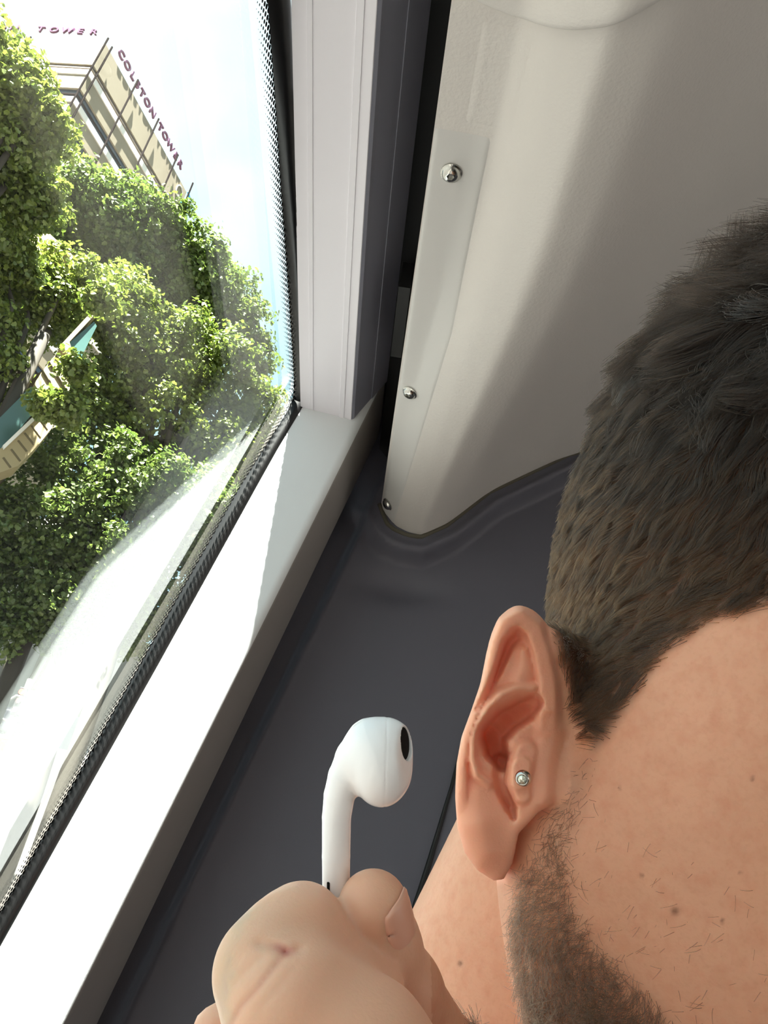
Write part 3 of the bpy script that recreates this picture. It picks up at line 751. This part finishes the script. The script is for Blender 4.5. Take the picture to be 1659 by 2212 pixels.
def ear_F0(px, py):
    hd = np.minimum(np.interp(py, _py, _hd), 214) + .3
    u = np.clip((px - 985) / 250, 0, 1); rim = 205.5 + np.maximum(0, py - 1800) * .010
    return rim + (hd - rim) * smstep(.25, 1.0, u)
def ear_sdf(P):
    px = W / 2 + P[:, 0] * F / P[:, 2]; py = H / 2 - P[:, 1] * F / P[:, 2]; Q = np.c_[px, py]
    h = np.maximum(ridge2(Q, HELIX, .42), ridge2(Q, ANTI, .1))
    h = np.maximum(h, ridge2(Q, ABODY, .1)); h = np.maximum(h, ridge2(Q, LOBE, .0))
    h = h - ridge2(Q, SCAPHA, .15) * (h < 9)
    pit = ridge2(Q, CONCHA, .45); fl = ridge2(Q, CFLOOR, .1)
    h = np.where(pit > 0, h * (1 - pit / 14) - pit + fl * np.clip(pit / 5, 0, 1), h)
    h = h - ridge2(Q, INTER, .25)
    tr = (ridge2(Q, TRAGUS, .55) ** 3 + ridge2(Q, FACEB, .2) ** 3) ** (1 / 3); h = np.maximum(h, tr * 1.0 + 0 * h) if False else np.where(tr > .2, np.maximum(h, tr), h)
    F0 = ear_F0(px, py)
    front = ((F0 - h) - P[:, 2]) * .62
    dp = poly_sdf(Q, E_OUT) * MM
    back = P[:, 2] - (F0 + 2.4 + 6.5 * smstep(.3, 2.2, -dp) + 9 * smstep(2.0, 4.6, -dp))
    body = smax(smax(front, back, 2.0), dp, 3.4)
    return body
def ear_root(P):
    d = capsule(P, PX(1160, 1560, 229), PX(1240, 1600, 240), 11, 18)
    d = smin(d, capsule(P, PX(1130, 1660, 224), PX(1200, 1700, 236), 9, 16), 6)
    return smin(d, capsule(P, PX(1185, 1400, 216), PX(1215, 1460, 226), 5, 12), 6)
def ear_box(P): return (P[:, 0] > 8) & (P[:, 0] < 62) & (P[:, 1] > -108) & (P[:, 1] < -12) & (P[:, 2] > 180) & (P[:, 2] < 236)
THUMB = [(PX(655, 1998, 150), 7.0), (PX(640, 2032, 146), 8.8), (PX(590, 2100, 140), 9.4), (PX(640, 2190, 134), 11), (PX(760, 2300, 132), 13), (PX(900, 2480, 140), 15)]
INDEX = [(PX(806, 1958, 153.5), 6.5), (PX(826, 2040, 156), 6.7), (PX(868, 2140, 162), 7.5), (PX(950, 2290, 176), 9), (PX(900, 2480, 190), 10), (PX(820, 2620, 180), 11)]
MIDDLE = [(PX(474, 2245, 172), 7.0), (PX(560, 2240, 186), 8), (PX(760, 2330, 196), 9), (PX(860, 2520, 196), 10), (PX(880, 2680, 180), 11)]
RING = [(PX(500, 2390, 170), 6.8), (PX(600, 2400, 184), 7.6), (PX(760, 2470, 192), 8.4), (PX(900, 2640, 192), 10)]
LITTLE = [(PX(580, 2530, 168), 6.2), (PX(680, 2560, 178), 6.8), (PX(800, 2620, 184), 7.6), (PX(930, 2740, 184), 9)]
def chain(P, c, k=3.5):
    d = None
    for (a, ra), (b, rb) in zip(c[:-1], c[1:]):
        e = capsule(P, a, b, ra, rb); d = e if d is None else smin(d, e, k)
    return d
CREASES = [[(560, 2040), (595, 2046), (622, 2056), (650, 2050)], [(616, 2060), (590, 2092), (560, 2130), (520, 2175), (500, 2215)], [(566, 2068), (530, 2100), (505, 2130)], [(640, 2090), (600, 2135), (560, 2180)]]
CR_AMP = [(.55, 8), (.38, 6), (.25, 6), (.2, 6)]
def hand_sdf(P):
    th = chain(P, THUMB, 3)
    th = smin(th, ellipsoid(P, PX(700, 2150, 146), (11, 11, 9.5)), 5)
    th = smin(th, capsule(P, PX(722, 2034, 149), PX(792, 2140, 148), 3.0, 6.8), 2.5)
    px = W / 2 + P[:, 0] * F / np.maximum(P[:, 2], 1); py = H / 2 - P[:, 1] * F / np.maximum(P[:, 2], 1); Q = np.c_[px, py]
    near = (np.abs(th) < 5) & (P[:, 2] < 155)
    if near.any():
        c = np.zeros(near.sum())
        for ln_, (a, w) in zip(CREASES, CR_AMP): c += a * np.exp(-(seg_dist(Q[near], ln_) / w) ** 2)
        th[near] += c
    ix = chain(P, INDEX, 3)
    d = smin(th, ix, 1.2)
    d = smin(d, chain(P, MIDDLE), 1.5); d = smin(d, chain(P, RING), 1.5); d = smin(d, chain(P, LITTLE), 1.5)
    palm = smin(capsule(P, PX(880, 2520, 165), PX(1010, 2780, 176), 19, 22), capsule(P, PX(900, 2640, 184), PX(960, 2800, 184), 18, 20), 8)
    return smin(d, palm, 8)
WR = PX(1010, 2800, 180)
def arm_sdf(P):
    EL = np.array([60, -430, 130.]); SH = np.array([-10, -290, 285.])
    d = capsule(P, WR, EL, 24, 42)
    d = smin(d, capsule(P, EL, SH, 44, 56), 15)
    to = smin(ellipsoid(P, (95, -400, 330), (135, 150, 105)), capsule(P, (30, -275, 300), (170, -285, 330), 48, 48), 30)
    return smin(d, to, 25)
def person_sdf(P):
    d = head_sdf(P)
    m = ear_box(P)
    if m.any():
        Q = P[m]; dm = d[m]
        e = smin(dm, ear_root(Q), 5); e = smin(e, ear_sdf(Q), 2.2)
        d = d.copy(); d[m] = e
    # thin sheets of the ear's box never show: the ear lies well inside it
    m = P[:, 1] < -36
    if m.any():
        d = d.copy(); a = smin(d[m], arm_sdf(P[m]), 25) ; a = np.minimum(a, hand_sdf(P[m])) if False else smin(a, hand_sdf(P[m]), 4)
        # the hand stays clear of the neck
        d[m] = np.minimum(a, 1e9)
    return d
def in_view(P, pad):
    f = np.maximum(P[:, 2], 1); px = W / 2 + P[:, 0] * F / f; py = H / 2 - P[:, 1] * F / f
    return (P[:, 2] > 60) & (px > 380 - pad) & (px < W + 190 + pad) & (py > 300 - pad) & (py < H + 40 + pad)
def fine_keep(P): return in_view(P, 100) & (P[:, 2] < 302)
V1, Q1 = surface_net(person_sdf, (-30, -190, 110), (185, 130, 302), .62, fine_keep, nb=20)
V0, Q0 = surface_net(person_sdf, (-130, -600, 60), (330, 130, 460), 3.4, None, nb=12)
lo1, hi1 = np.array([-28, -188, 112]), np.array([183, 128, 298])
def strictly(P): return in_view(P, 5) & np.all((P > lo1 + 10) & (P < hi1 - 10), axis=1) & (P[:, 2] < 290)
dropq = strictly(V0)[Q0].all(1); Q0 = Q0[~dropq]
used = np.unique(Q0); rem = np.full(len(V0), -1); rem[used] = np.arange(len(used)); V0 = V0[used]; Q0 = rem[Q0]
# where both run together the coarse skin is sunk under the fine one
m = in_view(V0, 35) & np.all((V0 > lo1 + 5) & (V0 < hi1 - 5), axis=1)
g = np.stack([person_sdf(V0[m] + np.eye(3)[k] * .5) - person_sdf(V0[m] - np.eye(3)[k] * .5) for k in range(3)], 1)
V0[m] -= g / (np.linalg.norm(g, axis=1)[:, None] + 1e-9) * 1.3
PV = np.concatenate([V1, V0]); PQ = np.concatenate([Q1, Q0 + len(V1)])
print('person', len(V1), len(V0))
ppx = W / 2 + PV[:, 0] * F / PV[:, 2]; ppy = H / 2 - PV[:, 1] * F / PV[:, 2]; PP = np.c_[ppx, ppy]
is_ear = ear_box(PV) & (ear_sdf(PV) < .9) & (inpoly(ppx, ppy, E_OUT)) & (ppx < 1232)
HAIRLINE = [(1120, 1305), (1160, 1310), (1195, 1350), (1215, 1420), (1228, 1490), (1250, 1545), (1285, 1612), (1312, 1590), (1372, 1495), (1440, 1400), (1540, 1335), (1660, 1305), (1820, 1240), (1950, 1000), (2100, 700), (2200, 0), (700, 0), (700, 1200), (1000, 1305)]
def soft_poly(poly, w):
    d = poly_sdf(PP, poly); return 1 - smstep(-w, w, d)
hairm = soft_poly(HAIRLINE, 22) * (PV[:, 1] > -90) * (~is_ear)
hairm = np.maximum(hairm, ((PV[:, 2] > 262) & (PV[:, 1] > -75)) * 1.0)
BEARD = [(1300, 1590), (1255, 1640), (1190, 1750), (1150, 1850), (1095, 1960), (1045, 2080), (1010, 2230), (1010, 2500), (1640, 2500), (1500, 2260), (1400, 2150), (1300, 2050), (1238, 1950), (1228, 1850), (1262, 1740)]
beardm = soft_poly(BEARD, 26) * (~is_ear) * (PV[:, 1] > -260) * (PV[:, 0] > 8) * (PV[:, 2] > 150)
neck = (PV[:, 2] > 225) & (PV[:, 1] < -85)
beardm = beardm * (1 - smstep(208, 216, PV[:, 2]))
earred = is_ear * 1.0
for _ in range(0): pass
er = np.zeros(len(PV)); m = ear_box(PV); d = poly_sdf(PP[m], E_OUT); er[m] = (1 - smstep(-14, 10, d)) * (1 - smstep(1165, 1240, ppx[m]))
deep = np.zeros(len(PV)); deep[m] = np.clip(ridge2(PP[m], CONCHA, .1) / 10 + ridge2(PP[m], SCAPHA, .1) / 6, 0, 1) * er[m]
cr_ = .75 * np.exp(-((PP[:, 0] - 612) / 26) ** 2) * np.exp(-(seg_dist(PP, CREASES[0]) / 11) ** 2) * (PV[:, 2] < 158) + .25 * np.exp(-(seg_dist(PP, CREASES[1]) / 8) ** 2) * (PV[:, 2] < 158)
moles = sum(np.exp(-(((ppx - x) ** 2 + (ppy - y) ** 2) / r_ ** 2)) for x, y, r_ in ((994, 2081, 5), (1458, 1968, 8), (1386, 1892, 4), (1560, 1990, 4), (1625, 1682, 4), (1600, 1885, 3), (1338, 1702, 3)))

def skin_material():
    m = bpy.data.materials.new('skin'); m.use_nodes = True; nt = m.node_tree; p = nt.nodes['Principled BSDF']; L = nt.links
    co = N(nt, 'ShaderNodeTexCoord')
    def noise(s, d=3):
        n = N(nt, 'ShaderNodeTexNoise'); n.inputs['Scale'].default_value = s; n.inputs['Detail'].default_value = d; L.new(co.outputs['Object'], n.inputs['Vector']); return n.outputs['Fac']
    def mix(f, a, b):
        x = N(nt, 'ShaderNodeMix', data_type='RGBA')
        if isinstance(f, float): x.inputs[0].default_value = f
        else: L.new(f, x.inputs[0])
        for i, v in ((6, a), (7, b)):
            if isinstance(v, tuple): x.inputs[i].default_value = (*lin(v), 1)
            else: L.new(v, x.inputs[i])
        return x.outputs[2]
    def attr(n):
        a = N(nt, 'ShaderNodeAttribute'); a.attribute_name = n; return a.outputs['Fac']
    base = mix(noise(45), (206, 150, 120), (224, 168, 138))
    mq = N(nt, 'ShaderNodeMapRange'); mq.inputs[1].default_value = .45; mq.inputs[2].default_value = .75; mq.inputs[4].default_value = .5; L.new(noise(260, 4), mq.inputs[0])
    base = mix(mq.outputs[0], base, (206, 138, 108))
    mr = N(nt, 'ShaderNodeMapRange'); mr.inputs[1].default_value = .5; mr.inputs[2].default_value = .8; mr.inputs[4].default_value = .16; L.new(noise(900, 2), mr.inputs[0])
    base = mix(mr.outputs[0], base, (178, 122, 88))
    r1 = N(nt, 'ShaderNodeMath', operation='MULTIPLY'); r1.inputs[1].default_value = .85; L.new(attr('ear'), r1.inputs[0])
    base = mix(r1.outputs[0], base, (255, 186, 156))  # pinker ear skin, lightened for the light glowing through it
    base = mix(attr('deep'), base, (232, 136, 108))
    base = mix(attr('hand'), base, (232, 184, 156))
    base = mix(attr('crease'), base, (178, 92, 82))
    base = mix(attr('mole'), base, (120, 76, 54))
    h1 = N(nt, 'ShaderNodeMath', operation='MULTIPLY'); h1.inputs[1].default_value = .86; L.new(attr('hair'), h1.inputs[0])
    base = mix(h1.outputs[0], base, (38, 30, 23))
    b1 = N(nt, 'ShaderNodeMath', operation='MULTIPLY'); b1.inputs[1].default_value = .26; L.new(attr('beard'), b1.inputs[0])
    base = mix(b1.outputs[0], base, (98, 84, 70))
    L.new(base, p.inputs['Base Color'])
    p.inputs['Roughness'].default_value = .5; p.inputs['Specular IOR Level'].default_value = .35
    p.inputs['Subsurface Weight'].default_value = .35; p.inputs['Subsurface Radius'].default_value = (1, .35, .2); p.inputs['Subsurface Scale'].default_value = .005
    b = N(nt, 'ShaderNodeBump'); b.inputs['Strength'].default_value = .22; b.inputs['Distance'].default_value = .0003
    n1 = noise(1500, 2); L.new(n1, b.inputs['Height']); L.new(b.outputs[0], p.inputs['Normal'])
    return m
m_skin = skin_material()
handm = ((PV[:, 0] < 9) & (PV[:, 1] < -60) & (PV[:, 2] < 200)) * .7
man = tag(empty('person', tuple(cam2w(np.array([100, -550, 300])))), 'dark-haired man with cropped sides, short beard and a bare ear, raising his hand', 'person')
body = net_mesh('body', PV, PQ, m_skin, man, dict(ear=er, deep=deep * .8, hand=handm, crease=np.clip(cr_, 0, 1), mole=np.clip(moles, 0, .8), hair=hairm, beard=beardm))
# shirt below the neck
def shirt_sdf(P):
    to = smin(ellipsoid(P, (95, -400, 330), (140, 155, 110)), capsule(P, (30, -275, 300), (170, -285, 330), 53, 53), 30)
    to = smin(to, capsule(P, np.array([30, -350, 220.]), np.array([-10, -290, 285.]), 58, 62), 20)
    hole = ellipsoid(P, (100, -215, 300), (78, 52, 70))
    return smax(to, -hole, 4)
m_shirt = material('navy_cotton', (38, 42, 54), .9, bump=.3, bscale=1200)
sv, sq = surface_net(shirt_sdf, (-130, -600, 150), (330, -200, 460), 5, None, nb=12)
net_mesh('shirt', sv, sq, m_shirt, man)

# ------------------------------------------------------------------ hair
def curves_object(name, polys, radii, mat, parent, tone):
    cu = bpy.data.hair_curves.new(name); cu.add_curves([len(p) for p in polys])
    pos = cam2w(np.concatenate(polys)) - np.array(parent.location)
    cu.points.foreach_set('position', pos.astype(np.float32).ravel())
    cu.points.foreach_set('radius', np.concatenate(radii).astype(np.float32))
    a = cu.attributes.new('tone', 'FLOAT', 'CURVE'); a.data.foreach_set('value', np.asarray(tone, np.float32))
    cu.materials.append(mat); o = bpy.data.objects.new(name, cu); col.objects.link(o); o.parent = parent; return o
def hair_material(name, dark, light, rough=.62):
    m = bpy.data.materials.new(name); m.use_nodes = True; nt = m.node_tree; nt.nodes.clear()
    at_ = N(nt, 'ShaderNodeAttribute'); at_.attribute_name = 'tone'
    mx = N(nt, 'ShaderNodeMix', data_type='RGBA'); mx.inputs[6].default_value = (*lin(dark), 1); mx.inputs[7].default_value = (*lin(light), 1)
    h = N(nt, 'ShaderNodeBsdfHairPrincipled'); h.parametrization = 'COLOR'; h.inputs['Roughness'].default_value = rough
    o = N(nt, 'ShaderNodeOutputMaterial'); nt.links.new(at_.outputs['Fac'], mx.inputs[0]); nt.links.new(mx.outputs[2], h.inputs['Color']); nt.links.new(h.outputs[0], o.inputs[0])
    return m
m_hair = hair_material('dark_brown_hair', (9, 7, 6), (66, 44, 24))
m_beard = hair_material('beard_hair', (40, 30, 24), (96, 76, 58))
hr_ = np.random.default_rng(11)
# triangles, areas and normals of the skin
A, B_, C_, D_ = (PV[PQ[:, k]] for k in range(4))
cenq = (A + B_ + C_ + D_) / 4; nq = np.cross(C_ - A, D_ - B_); arq = np.linalg.norm(nq, axis=1) / 2; nq /= (2 * arq[:, None] + 1e-12)
e_ = 1.5
if np.mean(np.sum(nq * (cenq - np.array([130, -20, 262])), 1)[hairm[PQ[:, 0]] > .9]) < 0: nq = -nq
def roots(weight, n):
    w = arq * weight; k = hr_.choice(len(w), size=n, p=w / w.sum())
    s, t = hr_.random(n)[:, None], hr_.random(n)[:, None]
    p = (A[k] * (1 - s) + B_[k] * s) * (1 - t) + (D_[k] * (1 - s) + C_[k] * s) * t
    return p, nq[k]
def field(p, s, ph=0):                            # slow wander that clumps neighbouring hairs
    return np.stack([np.sin(p[:, 1] * s + ph + np.cos(p[:, 0] * s * 1.3 + ph)), np.cos(p[:, 0] * s * .9 + ph * 2 + np.sin(p[:, 2] * s)), np.sin(p[:, 2] * s * 1.1 + p[:, 1] * s * .6 + ph)], 1)
cpx = W / 2 + cenq[:, 0] * F / cenq[:, 2]; cpy = H / 2 - cenq[:, 1] * F / cenq[:, 2]
vis = (np.sum(nq * -cenq, 1) / np.linalg.norm(cenq, axis=1) > -.35) & (cpx < 2300) & (cpx > 600)
hm = hairm[PQ].mean(1)
def grow(p, nrm, flow, length, curl, lift, npt=6, drop=.0, wob=.12):
    fl = flow - nrm * np.sum(flow * nrm, 1)[:, None]; fl /= np.linalg.norm(fl, axis=1)[:, None] + 1e-9
    out = []
    T = np.linspace(0, 1, npt)
    j = hr_.normal(size=(len(p), 3)) * wob
    sd_ = np.cross(nrm, fl)
    cx = hr_.normal(size=len(p)) * curl
    base = nrm * lift[:, None] + fl * (1 - lift[:, None] * .5) + j
    base /= np.linalg.norm(base, axis=1)[:, None]
    pts = []
    for t in T:
        pts.append(p - nrm * .2 + length[:, None] * (base * t + (fl * .35 - nrm * lift[:, None] * .35) * (t * t) + sd_ * (cx * t * t)[:, None]))
    return np.stack(pts, 1)
def clump(S, nc, pull, seed):
    g = np.random.default_rng(seed); k = g.choice(len(S), nc, replace=False); G = S[k]; out = S.copy()
    for a in range(0, len(S), 4000):
        q = S[a:a + 4000, 0]; dd = ((q[:, None, :] - G[None, :, 0, :]) ** 2).sum(2); j = dd.argmin(1)
        t = np.linspace(0, 1, S.shape[1])[None, :, None] ** 1.3 * pull
        out[a:a + 4000] = S[a:a + 4000] * (1 - t) + (G[j]) * t
    return out
# cropped sides
NS = 74000
p, nn = roots(hm ** 1.5 * vis * (cpy > 600), NS)
py_ = H / 2 - p[:, 1] * F / p[:, 2]; px_ = W / 2 + p[:, 0] * F / p[:, 2]
flow = np.array([-.62, -.72, .1]) + field(p, .10) * .22 + field(p, .45, 2) * .30
L_ = np.interp(py_, [600, 850, 1000, 1200, 1350, 1600], [13, 9.5, 7.5, 5.5, 4.2, 3.2]) * (.6 + .6 * hr_.random(NS))
lift = .42 + .2 * hr_.random(NS)
S1 = clump(grow(p, nn, flow, L_, .12, lift), 2600, .5, 1)
t1 = np.clip(np.interp(py_, [650, 850, 1000, 1250, 1600], [.0, .03, .14, .42, .42]) + .45 * hr_.normal(size=NS) * .5 + .10 * field(p, .5, 7)[:, 0], 0, 1)  # browner lower down: light and skin between strands put into the tone
# longer hair on top
NT = 20000
p, nn = roots((hm > .5) * vis * np.clip((950 - cpy) / 200, 0, 1), NT)
py_ = H / 2 - p[:, 1] * F / p[:, 2]
flow = np.array([-.70, -.25, -.15]) + field(p, .16, 1) * .42 + field(p, .5, 3) * .25
flow += np.interp(py_, [450, 700, 900], [.35, .0, -.35])[:, None] * np.array([0, 1, 0])
L_ = np.interp(py_, [450, 620, 800, 950], [30, 25, 16, 10]) * (.45 + .7 * hr_.random(NT))
S2 = clump(grow(p, nn, flow, L_, .34, .30 + .42 * hr_.random(NT), npt=8, wob=.2), 420, .72, 2)
t2 = np.clip(hr_.random(NT) * .16, 0, 1)
polys = list(S1) + list(S2)
rad = [np.linspace(.00009, .00003, 6)] * NS + [np.linspace(.00009, .00003, 8)] * NT
curves_object('hair', polys, rad, m_hair, man, np.r_[t1, t2])
# beard
bm_ = beardm[PQ].mean(1); visb = (np.sum(nq * -cenq, 1) / np.linalg.norm(cenq, axis=1) > -.3) & (cpy < 2300)
NB = 8000
p, nn = roots(bm_ ** 1.3 * visb * np.clip((cpy - 1600) / 330, .10, 1.1), NB)
py_ = H / 2 - p[:, 1] * F / p[:, 2]
flow = np.array([-.55, -.8, .0]) + field(p, .25, 4) * .55 + hr_.normal(size=(NB, 3)) * .35
L_ = np.interp(py_, [1650, 1850, 2050, 2212], [1.8, 2.6, 3.8, 4.8]) * (.5 + .7 * hr_.random(NB))
S1 = grow(p, nn, flow, L_, .45, .28 + .3 * hr_.random(NB))
NC = 150
CH = [(1262, 1760), (1245, 1900), (1300, 2020), (1400, 2120), (1500, 2260), (1700, 2260), (1700, 1950), (1450, 1830), (1330, 1750)]
chm = inpoly(cpx, cpy, CH) * np.clip((cpy - 1650) / 500, .05, 1) * np.clip((1700 - cpx) / 400, .15, 1)
p, nn = roots(chm * visb, NC)
flow = np.array([-.7, -.6, .0]) + hr_.normal(size=(NC, 3)) * .35
S3 = grow(p, nn, flow, 1.0 + 2.2 * hr_.random(NC), .5, .12 + .2 * hr_.random(NC))
curves_object('beard', list(S1) + list(S3), [np.linspace(.00006, .00003, 6)] * (NB + NC), m_beard, man, np.clip(hr_.random(NB + NC) * .7, 0, 1))

# fingernail on the far finger
def on_capsule(px, py, dirv):
    return None
ia_, ib_ = INDEX[0][0], INDEX[1][0]; ax_ = (ib_ - ia_) / np.linalg.norm(ib_ - ia_)
nd = np.array([.86, .12, -.50]); nd -= ax_ * nd.dot(ax_); nd /= np.linalg.norm(nd); sd2 = np.cross(ax_, nd)
V = []; Fc = []; nu_, nv_ = 13, 15
for i in range(nu_):
    for j in range(nv_):
        u = i / (nu_ - 1); v = (j / (nv_ - 1) - .5) * 2
        edge = 1 - .12 * (abs(2 * u - 1) ** 4)
        a = v * .74 * edge; along = -3.2 + 10.4 * u + (abs(v) ** 3) * 1.1 * (1 if u < .5 else -1)
        c = ia_ + ax_ * along; rr = .03 + (math.sqrt(6.5 ** 2 - along ** 2) if along < 0 else 6.5 + .025 * along) + .20 - .45 * abs(v) ** 6 - .5 * max(0, 2 * u - 1) ** 6 + (.2 if along < -1.6 else 0)
        V.append(c + (nd * math.cos(a) + sd2 * math.sin(a)) * rr)
for i in range(nu_ - 1):
    for j in range(nv_ - 1): Fc.append((i * nv_ + j, i * nv_ + j + 1, (i + 1) * nv_ + j + 1, (i + 1) * nv_ + j))
m_nail = material('nail', (228, 174, 150), .3)
nl = mesh('fingernail', cam2w(np.array(V)), Fc, m_nail, man, smooth=True)
so = nl.modifiers.new('solid', 'SOLIDIFY'); so.thickness = .0005; so.offset = 0

# ------------------------------------------------------------------ ear stud
m_gem = material('crystal', (215, 220, 205), .08, .6)
sc_ = PX(1130, 1681, 192.4); nst = np.array([-.30, .05, -.95]); nst /= np.linalg.norm(nst)
st = tag(empty('ear_stud', tuple(cam2w(sc_))), 'small steel ear stud with a clear crystal, worn in the tragus of the ear', 'ear stud')
def lathe(c, axis, prof, ns=28):
    a = np.array([0, 1, 0.]) if abs(axis[1]) < .9 else np.array([1., 0, 0]); u = np.cross(axis, a); u /= np.linalg.norm(u); v = np.cross(axis, u)
    V = []; Fc = []
    for r, h in prof:
        for k in range(ns):
            t = 2 * math.pi * k / ns; V.append(c + axis * h + (u * math.cos(t) + v * math.sin(t)) * r)
    for i in range(len(prof) - 1):
        for k in range(ns): Fc.append((i * ns + k, i * ns + (k + 1) % ns, (i + 1) * ns + (k + 1) % ns, (i + 1) * ns + k))
    return cam2w(np.array(V)), Fc
ball = [(1.9 * math.sin(t), -1.9 * math.cos(t)) for t in np.linspace(.02, 2.45, 16)] + [(1.05, 1.25), (.9, 1.2)]
mesh('ball', *lathe(sc_, nst, ball), m_steel, st, smooth=True)
gem = [(1.0, 1.2), (1.0, 1.45), (.55, 1.75), (.01, 1.78)]
mesh('crystal', *lathe(sc_, nst, gem, 8), m_gem, st)

# ------------------------------------------------------------------ earbud held between thumb and finger
EF = 157.0
Pg = PX(880, 1606, EF - 1.0); ng = np.array([.925, .13, -.36]); ng /= np.linalg.norm(ng)
def bud_sdf(P):
    c0 = PX(824, 1646, EF)
    d = ellipsoid(P, c0, (6.1, 8.2, 7.4))
    d = smin(d, capsule(P, PX(812, 1622, EF), Pg - ng * 3.2, 5.7, 3.8), 2.5)
    ch_ = [(726, 2010, 2.52), (726, 1850, 2.66), (727, 1765, 2.74), (733, 1718, 2.95), (747, 1678, 3.4), (770, 1642, 4.2), (800, 1618, 5.2)]
    st_ = chain(P, [(PX(x, y, EF), q) for x, y, q in ch_], .12)
    d = smin(d, st_, 1.6)
    pl = (P - Pg) @ ng
    d = smax(d, pl, .7)                            # flat mouth
    q = P - Pg; rad_ = np.linalg.norm(q - pl[:, None] * ng, axis=1)
    hole = np.maximum(rad_ - 3.05, np.abs(pl) - .9)
    d = smax(d, -hole, .25)
    # parting line round the bulb
    s_ = P[:, 0] - (PX(833, 1650, EF)[0] + (P[:, 1] - c0[1]) * .03)
    return d + .09 * np.exp(-(s_ / .12) ** 2) * (P[:, 1] > c0[1] - 12)
bv, bq = surface_net(bud_sdf, (-16, -86, 144), (12, -36, 170), .22, None, nb=20)
m_bud = material('glossy_white_plastic', (250, 250, 252), .22)
m_gr = material('black_speaker_mesh', (10, 13, 13), .8, bump=.5, bscale=6000, spec=.2)
eb = tag(empty('earbud', tuple(cam2w(PX(725, 1940, EF)))), 'white glossy wireless earbud with a black speaker opening, held upright by the hand', 'earbud')
net_mesh('shell', bv, bq, m_bud, eb)
mesh('speaker_grille', *lathe(Pg, ng, [(3.05, -.75), (2.2, -.62), (.01, -.55)], 30), m_gr, eb, smooth=True)
# slot on the stem
def rr_slot(c, hw, hh, n=10):
    pts = []
    for k in range(n + 1): a = math.pi * k / n; pts.append((hw * math.cos(a), hh + hw * math.sin(a)))
    for k in range(n + 1): a = math.pi + math.pi * k / n; pts.append((hw * math.cos(a), -hh + hw * math.sin(a)))
    return pts
c = PX(711, 1912, EF); axx = 0
V = []; sl = rr_slot(c, .28, 1.35)
cx_ = PX(725, 1912, EF)[0]
for dz in (-.05, .4):
    for (a, b) in sl:
        x = c[0] + a; y = c[1] + b; zz = EF - math.sqrt(max(.05, 2.62 ** 2 - (x - cx_) ** 2)) + dz
        V.append((x, y, zz))
n = len(sl); Fc = [tuple(range(n)), tuple(range(n, 2 * n))] + [(i, (i + 1) % n, n + (i + 1) % n, n + i) for i in range(n)]
mesh('vent_slot', cam2w(np.array(V)), Fc, m_gr, eb)
